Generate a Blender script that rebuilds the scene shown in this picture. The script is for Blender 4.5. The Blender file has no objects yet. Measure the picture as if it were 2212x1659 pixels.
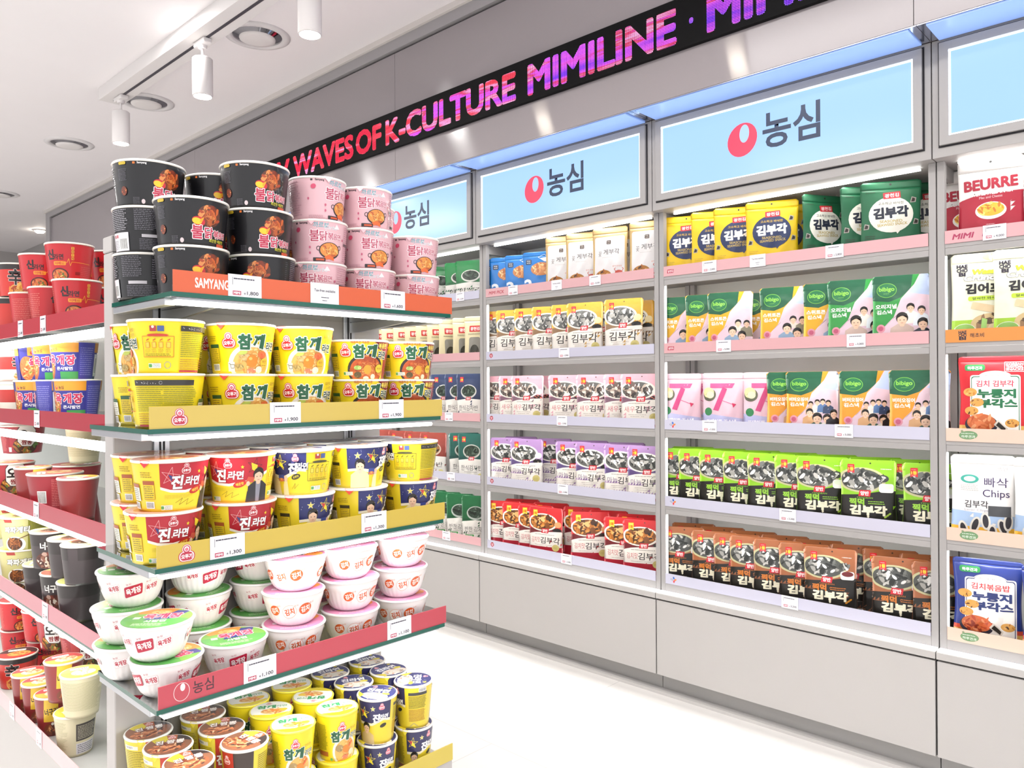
import bpy, math, random
from math import sin, cos, pi, radians, atan2, hypot
from mathutils import Vector, Matrix
S = bpy.context.scene
COL = S.collection
H = 1.187                       # height of the camera above the floor, m
# ------------------------------------------------------------------ camera
FPX, YAW, ROLL = 1664.59, .8148, -.0065
_r = Vector((cos(YAW), -sin(YAW), 0)); _f = Vector((sin(YAW), cos(YAW), 0)); _u = Vector((0, 0, 1))
_R = _r*cos(ROLL) + _u*sin(ROLL); _U = _u*cos(ROLL) - _r*sin(ROLL)
cd = bpy.data.cameras.new('camera'); cam = bpy.data.objects.new('camera', cd); COL.objects.link(cam)
cd.sensor_width = 36; cd.lens = FPX*36/2212; cd.clip_start = .05
cam.matrix_world = Matrix(((_R.x, _U.x, -_f.x, 0), (_R.y, _U.y, -_f.y, 0), (_R.z, _U.z, -_f.z, H), (0, 0, 0, 1)))
S.camera = cam
# ------------------------------------------------------------------ world, view, main lights
W = bpy.data.worlds.new('store_ambient'); S.world = W; W.use_nodes = True
W.node_tree.nodes['Background'].inputs[0].default_value = (.97, .975, 1, 1)
W.node_tree.nodes['Background'].inputs[1].default_value = 1.1
S.view_settings.view_transform = 'Standard'; S.view_settings.look = 'None'
S.view_settings.exposure = 0.2; S.view_settings.gamma = 1; S.view_settings.use_curve_mapping = False
S.cycles.max_bounces = 6; S.cycles.diffuse_bounces = 3; S.cycles.glossy_bounces = 3
S.cycles.transparent_max_bounces = 12; S.cycles.transmission_bounces = 4
S.cycles.caustics_reflective = False; S.cycles.caustics_refractive = False
ZC = 1.71 + H                   # ceiling
def area(name, loc, sx, sy, power, rot=(0, 0, 0), col=(1, .98, .95), spread=180):
    l = bpy.data.lights.new(name, 'AREA'); l.shape = 'RECTANGLE'; l.size = sx; l.size_y = sy
    l.energy = power; l.color = col; l.spread = radians(spread)
    o = bpy.data.objects.new(name, l); COL.objects.link(o); o.location = loc; o.rotation_euler = rot
    return o
for i, (x, y) in enumerate([(-.6, .2), (.9, -.3), (-.8, 2.2), (.9, 1.3), (1.75, -1.2), (-.7, 4.2)]):
    area('added_ceiling_light', (x, y, ZC-.012), .3, 1.2, 15)  # invented ceiling lamps, added out of view to light the room
for x, y in ((-.3, 6.2), (.3, 8.4), (-2, 3.2), (-2.2, 6.5)): area('added_ceiling_light', (x, y, ZC-.012), .3, 1.2, 30)  # further unseen lamps added so floor bounce brightens the ceiling
for y in (3.6, 5.6): area('added_ceiling_light', (1.45-.9*(y > 4), y, ZC-.012), .12, .12, 6)  # small ceiling lamps, likewise added for light along the aisle

# ------------------------------------------------------------------ materials
MATS = {}
def lin(c):
    return c/12.92 if c <= .04045 else ((c+.055)/1.055)**2.4
def hx(h):
    return tuple(lin(int(h[i:i+2], 16)/255) for i in (0, 2, 4))
def mat(name, col='cccccc', rough=.5, metal=0., coat=0., emit=0., noise=.03, bump=0., bscale=40, ink=False, aniso=0, alpha=1., spec=.5, ecol=None, nscale=6):
    if name in MATS: return MATS[name]
    m = bpy.data.materials.new(name); m.use_nodes = True; nt = m.node_tree; N = nt.nodes; L = nt.links
    b = N['Principled BSDF']; b.inputs['Roughness'].default_value = rough; b.inputs['Metallic'].default_value = metal
    b.inputs['Coat Weight'].default_value = coat; b.inputs['Coat Roughness'].default_value = .08
    b.inputs['Specular IOR Level'].default_value = spec
    b.inputs['Alpha'].default_value = alpha
    tc = N.new('ShaderNodeTexCoord'); no = N.new('ShaderNodeTexNoise'); no.inputs['Scale'].default_value = nscale; no.inputs['Detail'].default_value = 3
    L.new(tc.outputs['Object'], no.inputs['Vector'])
    mx = N.new('ShaderNodeMix'); mx.data_type = 'RGBA'; mx.blend_type = 'MULTIPLY'; mx.inputs['Factor'].default_value = 1
    cr = N.new('ShaderNodeMapRange'); cr.inputs['To Min'].default_value = 1-noise; cr.inputs['To Max'].default_value = 1+noise
    L.new(no.outputs['Fac'], cr.inputs['Value']); L.new(cr.outputs['Result'], mx.inputs[7])
    if ink:
        at = N.new('ShaderNodeVertexColor'); at.layer_name = 'ink'; L.new(at.outputs['Color'], mx.inputs[6])
    else: mx.inputs[6].default_value = (*hx(col), 1)
    L.new(mx.outputs[2], b.inputs['Base Color'])
    if emit:
        b.inputs['Emission Strength'].default_value = emit
        b.inputs['Emission Color'].default_value = (*hx(ecol or col), 1)
    if bump:
        n2 = N.new('ShaderNodeTexNoise'); n2.inputs['Scale'].default_value = bscale; n2.inputs['Detail'].default_value = 2
        oi = N.new('ShaderNodeObjectInfo'); ad = N.new('ShaderNodeVectorMath'); ad.operation = 'ADD'
        ml = N.new('ShaderNodeMath'); ml.operation = 'MULTIPLY'; ml.inputs[1].default_value = 50
        L.new(oi.outputs['Random'], ml.inputs[0]); L.new(tc.outputs['Object'], ad.inputs[0]); L.new(ml.outputs[0], ad.inputs[1])
        L.new(ad.outputs[0], n2.inputs['Vector'])
        bp = N.new('ShaderNodeBump'); bp.inputs['Strength'].default_value = bump; bp.inputs['Distance'].default_value = .01
        L.new(n2.outputs['Fac'], bp.inputs['Height'])
        L.new(bp.outputs['Normal'], b.inputs['Coat Normal' if coat else 'Normal'])
    if aniso:
        b.inputs['Anisotropic'].default_value = aniso
        tg = N.new('ShaderNodeTangent'); tg.direction_type = 'RADIAL'; tg.axis = 'Z'; L.new(tg.outputs[0], b.inputs['Tangent'])
        b.inputs['Anisotropic Rotation'].default_value = .25
    MATS[name] = m; return m
CUPM = lambda: mat('printed_paper', ink=True, rough=.42, coat=.4, bump=.4, bscale=16, noise=.02)
FILM = lambda: mat('printed_film', ink=True, rough=.3, bump=.5, bscale=15, noise=.02, spec=.6)
MATTE = lambda: mat('printed_matte_film', ink=True, rough=.46, bump=.35, bscale=14, noise=.02)
CARD = lambda: mat('printed_card', ink=True, rough=.3, coat=.25, noise=.015)
def glassmat():
    if 'clear_glass' in MATS: return MATS['clear_glass']
    m = bpy.data.materials.new('clear_glass'); m.use_nodes = True; N = m.node_tree.nodes; L = m.node_tree.links
    N.remove(N['Principled BSDF']); t = N.new('ShaderNodeBsdfTransparent'); g = N.new('ShaderNodeBsdfGlossy'); x = N.new('ShaderNodeMixShader'); fr = N.new('ShaderNodeFresnel')
    t.inputs[0].default_value = (.86, .93, .9, 1); g.inputs['Roughness'].default_value = .03; fr.inputs[0].default_value = 1.45
    L.new(fr.outputs[0], x.inputs[0]); L.new(t.outputs[0], x.inputs[1]); L.new(g.outputs[0], x.inputs[2]); L.new(x.outputs[0], N['Material Output'].inputs[0])
    MATS['clear_glass'] = m; return m

# ------------------------------------------------------------------ mesh builder
class MB:
    def __init__(s): s.v = []; s.f = []; s.m = []; s.c = []; s.sm = []
    def add(s, vs, fs, mi=0, col=(1, 1, 1), smooth=False):
        o = len(s.v); s.v += [tuple(v) for v in vs]
        for f in fs: s.f.append([i+o for i in f]); s.m.append(mi); s.c.append(col); s.sm.append(smooth)
    def box(s, a, b, mi=0, col=(1, 1, 1), bev=0):
        (x0, y0, z0), (x1, y1, z1) = a, b
        if bev:
            e = min(bev, (x1-x0)/2.01, (y1-y0)/2.01, (z1-z0)/2.01)
            X, Y, Z = (x0, x1), (y0, y1), (z0, z1); vs = []; idx = {}
            for i in (0, 1):
                for j in (0, 1):
                    for k in (0, 1):
                        sg = (1-2*i, 1-2*j, 1-2*k); c = (X[i], Y[j], Z[k])
                        for ax in range(3):
                            p = [c[q]+(0 if q == ax else sg[q]*e) for q in range(3)]; idx[i, j, k, ax] = len(vs); vs.append(p)
            F = []
            for ax in range(3):
                o = [q for q in range(3) if q != ax]
                for sd in (0, 1):
                    q = []
                    for (p, r) in ((0, 0), (1, 0), (1, 1), (0, 1)):
                        t = [0, 0, 0]; t[ax] = sd; t[o[0]] = p; t[o[1]] = r; q.append(idx[t[0], t[1], t[2], ax])
                    F.append(q)
                for p in (0, 1):
                    for r in (0, 1):
                        t0 = [0, 0, 0]; t1 = [0, 0, 0]; t1[ax] = 1; t0[o[0]] = t1[o[0]] = p; t0[o[1]] = t1[o[1]] = r
                        F.append([idx[(*t0, o[0])], idx[(*t1, o[0])], idx[(*t1, o[1])], idx[(*t0, o[1])]])
            for i in (0, 1):
                for j in (0, 1):
                    for k in (0, 1): F.append([idx[i, j, k, 0], idx[i, j, k, 1], idx[i, j, k, 2]])
            s.add(vs, F, mi, col); return
        s.add([(x, y, z) for x in (x0, x1) for y in (y0, y1) for z in (z0, z1)],
              [(0, 1, 3, 2), (4, 6, 7, 5), (0, 4, 5, 1), (2, 3, 7, 6), (0, 2, 6, 4), (1, 5, 7, 3)], mi, col)
    def lathe(s, prof, n=64, mi=0, col=(1, 1, 1), cap0=True, cap1=True, rib=None, c=(0, 0, 0), smooth=True):
        vs = []
        for (r, z) in prof:
            for i in range(n):
                a = 2*pi*i/n; q = r*(1+(rib(z)*cos(a*n/4) if rib else 0)); vs.append((c[0]+q*sin(a), c[1]-q*cos(a), c[2]+z))
        fs = []
        for j in range(len(prof)-1):
            for i in range(n):
                k = (i+1) % n; fs.append((j*n+i, j*n+k, (j+1)*n+k, (j+1)*n+i))
        s.add(vs, fs, mi, col, smooth)
        if cap0: s.add(vs[:n], [tuple(range(n))[::-1]], mi, col)
        if cap1: s.add(vs[-n:], [tuple(range(n))], mi, col)
    def prism(s, poly, d0, d1, ax=1, mi=0, col=(1, 1, 1)):
        n = len(poly)
        def P(p, d): return (p[0], d, p[1]) if ax == 1 else ((d, p[0], p[1]) if ax == 0 else (p[0], p[1], d))
        vs = [P(p, d0) for p in poly]+[P(p, d1) for p in poly]
        s.add(vs, [tuple(range(n)), tuple(range(n, 2*n))[::-1]]+[(i, i+n, (i+1) % n+n, (i+1) % n) for i in range(n)], mi, col)
    def tube(s, p, q, r, n=10, mi=0, col=(1, 1, 1)):
        p, q = Vector(p), Vector(q); d = (q-p).normalized(); a = d.orthogonal().normalized(); b = d.cross(a)
        vs = [tuple(e+a*r*cos(2*pi*i/n)+b*r*sin(2*pi*i/n)) for e in (p, q) for i in range(n)]
        s.add(vs, [(i, (i+1) % n, (i+1) % n+n, i+n) for i in range(n)], mi, col, True)
        s.add(vs, [tuple(range(n))[::-1], tuple(range(n, 2*n))], mi, col)
    def build(s, name, mats, parent=None, loc=None, rz=0.):
        me = bpy.data.meshes.new(name); me.from_pydata(s.v, [], s.f)
        for m in (mats if isinstance(mats, (list, tuple)) else [mats]): me.materials.append(m)
        me.polygons.foreach_set('material_index', s.m); me.polygons.foreach_set('use_smooth', s.sm)
        if any(c != (1, 1, 1) for c in s.c):
            at = me.color_attributes.new('ink', 'FLOAT_COLOR', 'CORNER'); buf = []
            for f, c in zip(s.f, s.c): buf += [c[0], c[1], c[2], 1.]*len(f)
            at.data.foreach_set('color', buf)
        me.update()
        o = bpy.data.objects.new(name, me); COL.objects.link(o)
        if parent: o.parent = parent
        if loc: o.location = loc
        o.rotation_euler[2] = rz
        return o
def empty(name, loc=(0, 0, 0), rz=0.):
    o = bpy.data.objects.new(name, None); COL.objects.link(o); o.location = loc; o.rotation_euler[2] = rz; o.empty_display_size = .05; return o
def tag(o, label, cat, group=None, kind=None):
    o['label'] = label; o['category'] = cat
    if group: o['group'] = group
    if kind: o['kind'] = kind
    return o
def struct(o): o['kind'] = 'structure'; return o
def dup(r):
    n = r.copy(); COL.objects.link(n)
    for c in list(r.children):
        k = c.copy(); COL.objects.link(k); k.parent = n
        for g in list(c.children):
            q = g.copy(); COL.objects.link(q); q.parent = k
    return n

# ------------------------------------------------------------------ printed artwork: flat coloured shapes in mm
_TC = {}; _TO = None
def glyphs(s, b):
    global _TO
    k = (s, round(b, 3))
    if k in _TC: return _TC[k]
    if _TO is None:
        c = bpy.data.curves.new('lettering', 'FONT'); c.resolution_u = 3; _TO = bpy.data.objects.new('lettering', c); COL.objects.link(_TO)
    c = _TO.data; c.body = s; c.size = 1; c.offset = b; c.fill_mode = 'FRONT'; _TO.update_tag()
    dg = bpy.context.evaluated_depsgraph_get(); dg.update()
    me = bpy.data.meshes.new_from_object(_TO.evaluated_get(dg))
    vs = [(v.co.x, v.co.y) for v in me.vertices]; fs = [tuple(p.vertices) for p in me.polygons]
    bpy.data.meshes.remove(me); _TC[k] = (vs, fs); return _TC[k]
def drop_text():
    global _TO
    if _TO: c = _TO.data; bpy.data.objects.remove(_TO); bpy.data.curves.remove(c); _TO = None
class Art:
    def __init__(s, seed=1): s.p = []; s.l = 0.; s.rn = random.Random(seed); s.clip = None
    def poly(s, pts, col, lay=None):
        s.l += 1
        s._fan(pts, hx(col), s.l if lay is None else lay)
    def _fan(s, pts, c, l):
        cx = sum(p[0] for p in pts)/len(pts); cy = sum(p[1] for p in pts)/len(pts)
        for i in range(len(pts)): s.p.append(([pts[i], pts[(i+1) % len(pts)], (cx, cy)], c, l))
    def rect(s, x0, y0, x1, y1, col): s.l += 1; s.p.append(([(x0, y0), (x1, y0), (x1, y1), (x0, y1)], hx(col), s.l))
    def rr(s, cx, cy, w, h, r, col, rot=0, sh=0):
        pts = []
        for (a, b, t) in ((1, 1, 0), (-1, 1, 90), (-1, -1, 180), (1, -1, 270)):
            for k in range(5):
                q = radians(t+k*22.5); x = a*(w/2-r)+r*cos(q); y = b*(h/2-r)+r*sin(q); x += sh*y
                pts.append((cx+x*cos(rot)-y*sin(rot), cy+x*sin(rot)+y*cos(rot)))
        s.poly(pts, col)
    def ell(s, cx, cy, rx, ry, col, rot=0, n=28):
        s.poly([(cx+rx*cos(2*pi*i/n)*cos(rot)-ry*sin(2*pi*i/n)*sin(rot), cy+rx*cos(2*pi*i/n)*sin(rot)+ry*sin(2*pi*i/n)*cos(rot)) for i in range(n)], col)
    def ring(s, cx, cy, rx, ry, w, col, n=32):
        s.l += 1; c = hx(col)
        for i in range(n):
            a, b = 2*pi*i/n, 2*pi*(i+1)/n
            s.p.append(([(cx+rx*cos(a), cy+ry*sin(a)), (cx+rx*cos(b), cy+ry*sin(b)), (cx+(rx-w)*cos(b), cy+(ry-w)*sin(b)), (cx+(rx-w)*cos(a), cy+(ry-w)*sin(a))], c, s.l))
    def line(s, x0, y0, x1, y1, w, col):
        d = hypot(x1-x0, y1-y0) or 1; a, b = -(y1-y0)/d*w/2, (x1-x0)/d*w/2
        s.l += 1; s.p.append(([(x0+a, y0+b), (x0-a, y0-b), (x1-a, y1-b), (x1+a, y1+b)], hx(col), s.l))
    def path(s, pts, w, col):
        for a, b in zip(pts, pts[1:]): s.line(*a, *b, w, col)
    def frame(s, x0, y0, x1, y1, w, col): s.path([(x0, y0), (x1, y0), (x1, y1), (x0, y1), (x0, y0)], w, col)
    def t(s, txt, cx, cy, h, col, b=.0, o=None, ow=.05, w=None, sh=0., rot=0., al='c'):
        v0, _ = glyphs(txt, min(b, .018) if not txt.isascii() else 0.)
        if not v0: return
        xs = [p[0] for p in v0]; ys = [p[1] for p in v0]; x0, x1, y0, y1 = min(xs), max(xs), min(ys), max(ys)
        k = h/(y1-y0); kx = k if w is None else w/(x1-x0); mx = {'c': (x0+x1)/2, 'l': x0, 'r': x1}[al]; my = (y0+y1)/2
        for (bb, c) in (([(b+ow, o)] if o else [])+[(b, col)]):
            g0 = min(bb, .018) if not txt.isascii() else 0.; vs, fs = glyphs(txt, g0); s.l += 1; cc = hx(c); q = bb-g0     # weight is built from shifted strokes
            for k_ in ([(0, 0)] if q < .004 else [(q*cos(i*pi/4), q*sin(i*pi/4)) for i in range(8)] if q > .03 else [(q*cos(i*pi/2+.78), q*sin(i*pi/2+.78)) for i in range(4)]):
                P = []
                for (x, y) in vs:
                    x = (x+k_[0]-mx)*kx; y = (y+k_[1]-my)*k; x += sh*y; P.append((cx+x*cos(rot)-y*sin(rot), cy+x*sin(rot)+y*cos(rot)))
                for f in fs: s.p.append(([P[i] for i in f], cc, s.l))
                s.l += .15
    def lines(s, x0, y0, x1, y1, n, col, fill=.75, gap=1.2):
        s.l += 1; c = hx(col); dh = (y1-y0)/n
        for i in range(n):
            x = x0; ya = y0+dh*i+dh*.22; yb = y0+dh*i+dh*.6; end = x1-(x1-x0)*s.rn.random()*.15
            while x < end:
                ln = (x1-x0)*s.rn.uniform(.06, .2); e = min(end, x+ln*fill)
                s.p.append(([(x, ya), (e, ya), (e, yb), (x, yb)], c, s.l)); x += ln*fill+gap*s.rn.uniform(.5, 1.3)
    def bars(s, x0, y0, x1, y1, n=18, col='222222'):
        s.rect(x0-1.5, y0-1.5, x1+1.5, y1+1.5, 'f2f2f0'); s.l += 1; d = (x1-x0)/n
        for i in range(n): s.p.append(([(x0+d*i, y0), (x0+d*(i+s.rn.uniform(.3, .75)), y0)]+[(x0+d*(i+.5), y1), (x0+d*i, y1)], hx(col), s.l))
    def food(s, cx, cy, rx, ry, base, cols, n=26, sz=.32, elong=2.2, plate=None, pw=1.16):
        if plate: s.ell(cx, cy, rx*pw, ry*pw, plate)
        s.ell(cx, cy, rx, ry, base); rn = s.rn; s.l += 1; L0 = s.l
        for i in range(n):
            a = rn.uniform(0, 2*pi); q = math.sqrt(rn.random())*.86; x, y = cx+rx*q*cos(a), cy+ry*q*sin(a); ro = rn.uniform(0, pi)
            l = sz*rx*rn.uniform(.5, 1.1); h = l/elong*rn.uniform(.6, 1.2); m = 7; pts = []
            for k in range(m):
                t = 2*pi*k/m; g = rn.uniform(.7, 1.15); px, py = l*cos(t)*g, h*sin(t)*g
                pts.append((x+px*cos(ro)-py*sin(ro), y+px*sin(ro)+py*cos(ro)))
            s._fan(pts, hx(rn.choice(cols)), L0+i*.25)
        s.l += n*.25
    def strands(s, cx, cy, rx, ry, cols, n=14, w=1.2):
        rn = s.rn
        for i in range(n):
            a = rn.uniform(0, 6.28); q = rn.random()*.6; x, y = cx+rx*q*cos(a), cy+ry*q*sin(a); R = rn.uniform(.25, .5); t0 = rn.uniform(0, 6.28); c = rn.choice(cols)
            s.path([(x+rx*R*cos(t0+k*.45), y+ry*R*sin(t0+k*.45)) for k in range(7)], w, c)
    def person(s, x, y, k, cloth, hair='1d1815', skin='e9c3a6', inner=None):
        s.poly([(x-17*k, y-30*k), (x-15*k, y-9*k), (x-6*k, y-3*k), (x+6*k, y-3*k), (x+15*k, y-9*k), (x+17*k, y-30*k)], cloth)
        if inner: s.poly([(x-4*k, y-4*k), (x+4*k, y-4*k), (x+3*k, y-29*k), (x-3*k, y-29*k)], inner)
        s.rr(x, y-3*k, 6*k, 8*k, 2*k, skin); s.ell(x, y+5.5*k, 8*k, 8.6*k, hair); s.ell(x, y+2.5*k, 6.3*k, 7.6*k, skin)
        s.poly([(x-7.2*k, y+5*k), (x-6*k, y+11.5*k), (x, y+13.6*k), (x+6.5*k, y+11.5*k), (x+7.2*k, y+4.5*k), (x+4.5*k, y+8.6*k), (x-3*k, y+8*k)], hair)
        for q in (-2.6, 2.6): s.ell(x+q*k, y+2.5*k, .9*k, .6*k, '2a1c16', n=8)
        s.line(x-1.6*k, y-1.6*k, x+1.6*k, y-1.6*k, .6*k, 'b5605a')
    def star(s, x, y, r, w, col, fill=None, rot=0):
        P = [(x+r*sin(4*pi*i/5+rot), y+r*cos(4*pi*i/5+rot)) for i in range(6)]
        if fill: s.poly([(x+(r*.95 if i % 2 == 0 else r*.38)*sin(pi*i/5+rot), y+(r*.95 if i % 2 == 0 else r*.38)*cos(pi*i/5+rot)) for i in range(10)], fill)
        s.path(P, w, col)
    def cook(s, x, y, k, ring='c8102e', bg='ffffff', txt='ffffff'):     # round-topped trefoil emblem with lettering
        for (g, c) in ((1.18, ring), (1.05, bg), (.92, ring)):
            s.ell(x, y+6*k, 5.2*k*g, 5.2*k*g, c); s.rr(x, y-3.2*k, 18*k*g, 11.5*k*g, 5*k*g, c)
        s.ell(x, y+6.2*k, 3.3*k, 3.4*k, bg); s.ell(x, y+5.6*k, 2.3*k, 2.3*k, 'd9778a')
        s.t('오뚜기', x, y-3.2*k, 5.6*k, txt, b=.04, w=14*k)
    def egg(s, x, y, r, col='e8304f', hole='f6f2f2'):
        s.ell(x, y, r, r*1.12, col, rot=-.35); s.ell(x+r*.18, y+r*.42, r*.33, r*.5, hole)
    def emit(s, mb, mp, du=None, dv=None, mi=0, off=.3, step=.011, sel=None, seam=None):
        memo = {}; corner = {}
        def C(i, j, l):
            k = (i, j)
            if k not in corner: corner[k] = (mp(i*du/1000, j*dv/1000, 0), mp(i*du/1000, j*dv/1000, .001))
            a, b = corner[k]; q = off+l*step
            return [a[n]+(b[n]-a[n])*q for n in range(3)]
        def place(x, y, l, cx, cy):
            if not du: return mp(x/1000, y/1000, (off+l*step)/1000)
            i = math.floor(cx/du); t = x/du-i
            if not dv:
                a, b = mp(i*du/1000, y/1000, (off+l*step)/1000), mp((i+1)*du/1000, y/1000, (off+l*step)/1000); return tuple(a[n]+(b[n]-a[n])*t for n in range(3))
            j = math.floor(cy/dv); r = y/dv-j; a, d = C(i, j, l), C(i+1, j+1, l)
            if cx/du-i >= cy/dv-j: b = C(i+1, j, l); return tuple(a[n]+(b[n]-a[n])*t+(d[n]-b[n])*r for n in range(3))
            b = C(i, j+1, l); return tuple(a[n]+(b[n]-a[n])*r+(d[n]-b[n])*t for n in range(3))
        def cut(P, ax, d):
            Q = []
            for poly in P:
                lo = min(p[ax] for p in poly); hi = max(p[ax] for p in poly)
                if math.floor(lo/d+1e-6) == math.floor(hi/d-1e-6): Q.append(poly); continue
                for k in range(int(math.floor(lo/d)), int(math.floor(hi/d))+1):
                    q = clip(clip(poly, ax, k*d, 1), ax, (k+1)*d, -1)
                    if len(q) > 2: Q.append(q)
            return Q
        for (pts, c, l) in s.p:
            P = [pts]
            if du: P = cut(P, 0, du)
            if dv:
                P = cut(P, 1, dv)
                Q = []
                for poly in P:                                          # cell diagonal
                    cx = sum(p[0] for p in poly)/len(poly); cy = sum(p[1] for p in poly)/len(poly); i, j = math.floor(cx/du), math.floor(cy/dv)
                    w = [(p[0], p[1], (p[0]/du-i)-(p[1]/dv-j)) for p in poly]
                    if min(q[2] for q in w) >= -1e-6 or max(q[2] for q in w) <= 1e-6: Q.append(poly); continue
                    for sg in (1, -1):
                        q = clip(w, 2, 0, sg)
                        if len(q) > 2: Q.append([(a[0], a[1]) for a in q])
                P = Q
            if seam is not None:
                P = [q for q in (clip(poly, 1, seam, 1 if sel else -1) for poly in P) if len(q) > 2]
            for poly in P:
                ids = []; cx = sum(p[0] for p in poly)/len(poly); cy = sum(p[1] for p in poly)/len(poly)
                for (x, y) in poly:
                    k = (round(x, 2), round(y, 2), round(l, 2))
                    if k not in memo: memo[k] = len(mb.v); mb.v.append(place(x, y, l, cx, cy))
                    if not ids or ids[-1] != memo[k]: ids.append(memo[k])
                if len(set(ids)) > 2 and len(set(ids)) == len(ids):
                    mb.f.append(ids); mb.m.append(mi); mb.c.append(c); mb.sm.append(True)
def clip(poly, ax, k, sg):
    out = []; n = len(poly)
    for i in range(n):
        a, b = poly[i], poly[(i+1) % n]; da, db = sg*(a[ax]-k), sg*(b[ax]-k)
        if da >= 0: out.append(a)
        if (da > 0) != (db > 0) and abs(da-db) > 1e-9 and da*db < 0:
            t = da/(da-db); out.append(tuple(u+(v-u)*t for u, v in zip(a, b)))
    return out
def flat(x, y, o): return (x, -o, y)                                   # artwork plane facing local -Y

# pixel bearing -> point on a real plane (used to measure positions on shelves)
def ray(px, py): return _f + _R*((px-1106)/FPX) + _U*((829.5-py)/FPX)
def on_y(px, py, Y): d = ray(px, py); return d*(Y/d.y)
def on_x(px, py, X): d = ray(px, py); return d*(X/d.x)
def on_z(px, py, Z): d = ray(px, py); return d*(Z/d.z)
ORD = ['first', 'second', 'third', 'fourth', 'fifth', 'sixth', 'seventh', 'eighth', 'ninth', 'tenth', 'eleventh', 'twelfth', 'thirteenth', 'fourteenth', 'fifteenth', 'sixteenth']
# ------------------------------------------------------------------ the setting
def floor_mat():
    m = mat('floor_tile', 'efece9', rough=.22, noise=.02, nscale=2); nt = m.node_tree; N = nt.nodes; L = nt.links
    b = N['Principled BSDF']; br = N.new('ShaderNodeTexBrick'); tc = N.new('ShaderNodeTexCoord'); mp = N.new('ShaderNodeMapping')
    br.offset = .5; br.inputs['Scale'].default_value = 1; br.inputs['Brick Width'].default_value = 1.2; br.inputs['Row Height'].default_value = .6
    br.inputs['Mortar Size'].default_value = .0016; br.inputs['Color1'].default_value = (*hx('f1eeea'), 1); br.inputs['Color2'].default_value = (*hx('edeae7'), 1); br.inputs['Mortar'].default_value = (*hx('d8d5d2'), 1)
    mp.inputs['Rotation'].default_value = (0, 0, pi/2)
    n2 = N.new('ShaderNodeTexNoise'); n2.inputs['Scale'].default_value = 1.7; n2.inputs['Detail'].default_value = 6
    mx = N.new('ShaderNodeMix'); mx.data_type = 'RGBA'; mx.blend_type = 'MULTIPLY'; mx.inputs['Factor'].default_value = .12
    L.new(tc.outputs['Object'], mp.inputs[0]); L.new(mp.outputs[0], br.inputs['Vector']); L.new(tc.outputs['Object'], n2.inputs['Vector'])
    L.new(br.outputs['Color'], mx.inputs[6]); L.new(n2.outputs['Fac'], mx.inputs[7]); L.new(mx.outputs[2], b.inputs['Base Color']); return m
GREY = lambda: mat('grey_lacquer', 'a8a5a4', rough=.45, noise=.015)
DOOR = lambda: mat('cabinet_grey', 'b9b6b4', rough=.5, noise=.012)
POST = lambda: mat('shelf_grey', 'a5a2a1', rough=.42, noise=.012)
INNER = lambda: mat('shelf_interior', 'dededa', rough=.55, noise=.012)
DARK = lambda: mat('dark_gap', '17151b', rough=.6)
LEDM = lambda: mat('led_strip', 'ffffff', emit=7., ecol='fffdf8')
ALU = lambda: mat('aluminium', 'b9bbc0', rough=.35, metal=.7, noise=.02)
WHITE = lambda: mat('white_paint', 'e9e5e4', rough=.55, noise=.01)
def sbox(name, a, b, m, bev=0): B = MB(); B.box(a, b, bev=bev); return struct(B.build(name, m))
sbox('floor', (-5, -3, -.1), (3, 11.4, 0), floor_mat())
sbox('ceiling', (-5, -3, ZC), (3, 11.4, ZC+.1), mat('ceiling_paint', 'f7f3f5', rough=.7, noise=.01))
sbox('wall_right', (2.84, -1.4, 0), (2.94, 11.3, ZC), GREY())
sbox('wall_back', (-5, 11.3, 0), (2.94, 11.4, ZC), mat('back_wall_paint', 'b9b5b4', rough=.6))
FA = lambda: mat('fascia_gloss', '989194', rough=.13, metal=.04, noise=.01, aniso=1., spec=.6)
B = MB(); zs = 1.003+H
for y0, y1 in ((-1.2, .66), (.662, 3.0), (3.002, 5.2), (5.202, 8.3)): B.box((2.36, y0, zs), (2.84, y1, 1.622+H))
struct(B.build('wall_fascia', FA()))
B = MB()
for i in range(-1, 8):
    y = .655+i*.9676; B.box((2.362, y+.001, zs-.003), (2.50, y+.9666, zs-.0005))
struct(B.build('trim_5', mat('polished_soffit', 'b4b8c8', rough=.16, metal=.9, noise=.01)))
sbox('trim_1', (2.372, -1.2, 1.622+H), (2.84, 8.3, 1.632+H), DARK())
sbox('trim_2', (2.345, -1.2, 1.632+H), (2.84, 8.42, 1.682+H), mat('fascia_frame', 'a3a0a2', rough=.35, noise=.01))
sbox('trim_3', (2.33, -1.2, 1.682+H), (2.84, 8.42, ZC), mat('ceiling_trim', 'dcd6d2', rough=.6))
sbox('trim_4', (2.345, 8.3, 0), (2.84, 8.42, 1.632+H), mat('fascia_frame'))
# dark roller shutter far behind
B = MB()
for i in range(26): B.box((-3.2, 11.22-.012*(i % 2), 1.2+i*.06), (1.2, 11.28, 1.2+i*.06+.052))
tag(B.build('roller_shutter', mat('shutter_dark', '4a474c', rough=.5)), 'dark slatted roller shutter far back beyond the left shelves', 'shutter')

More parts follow.
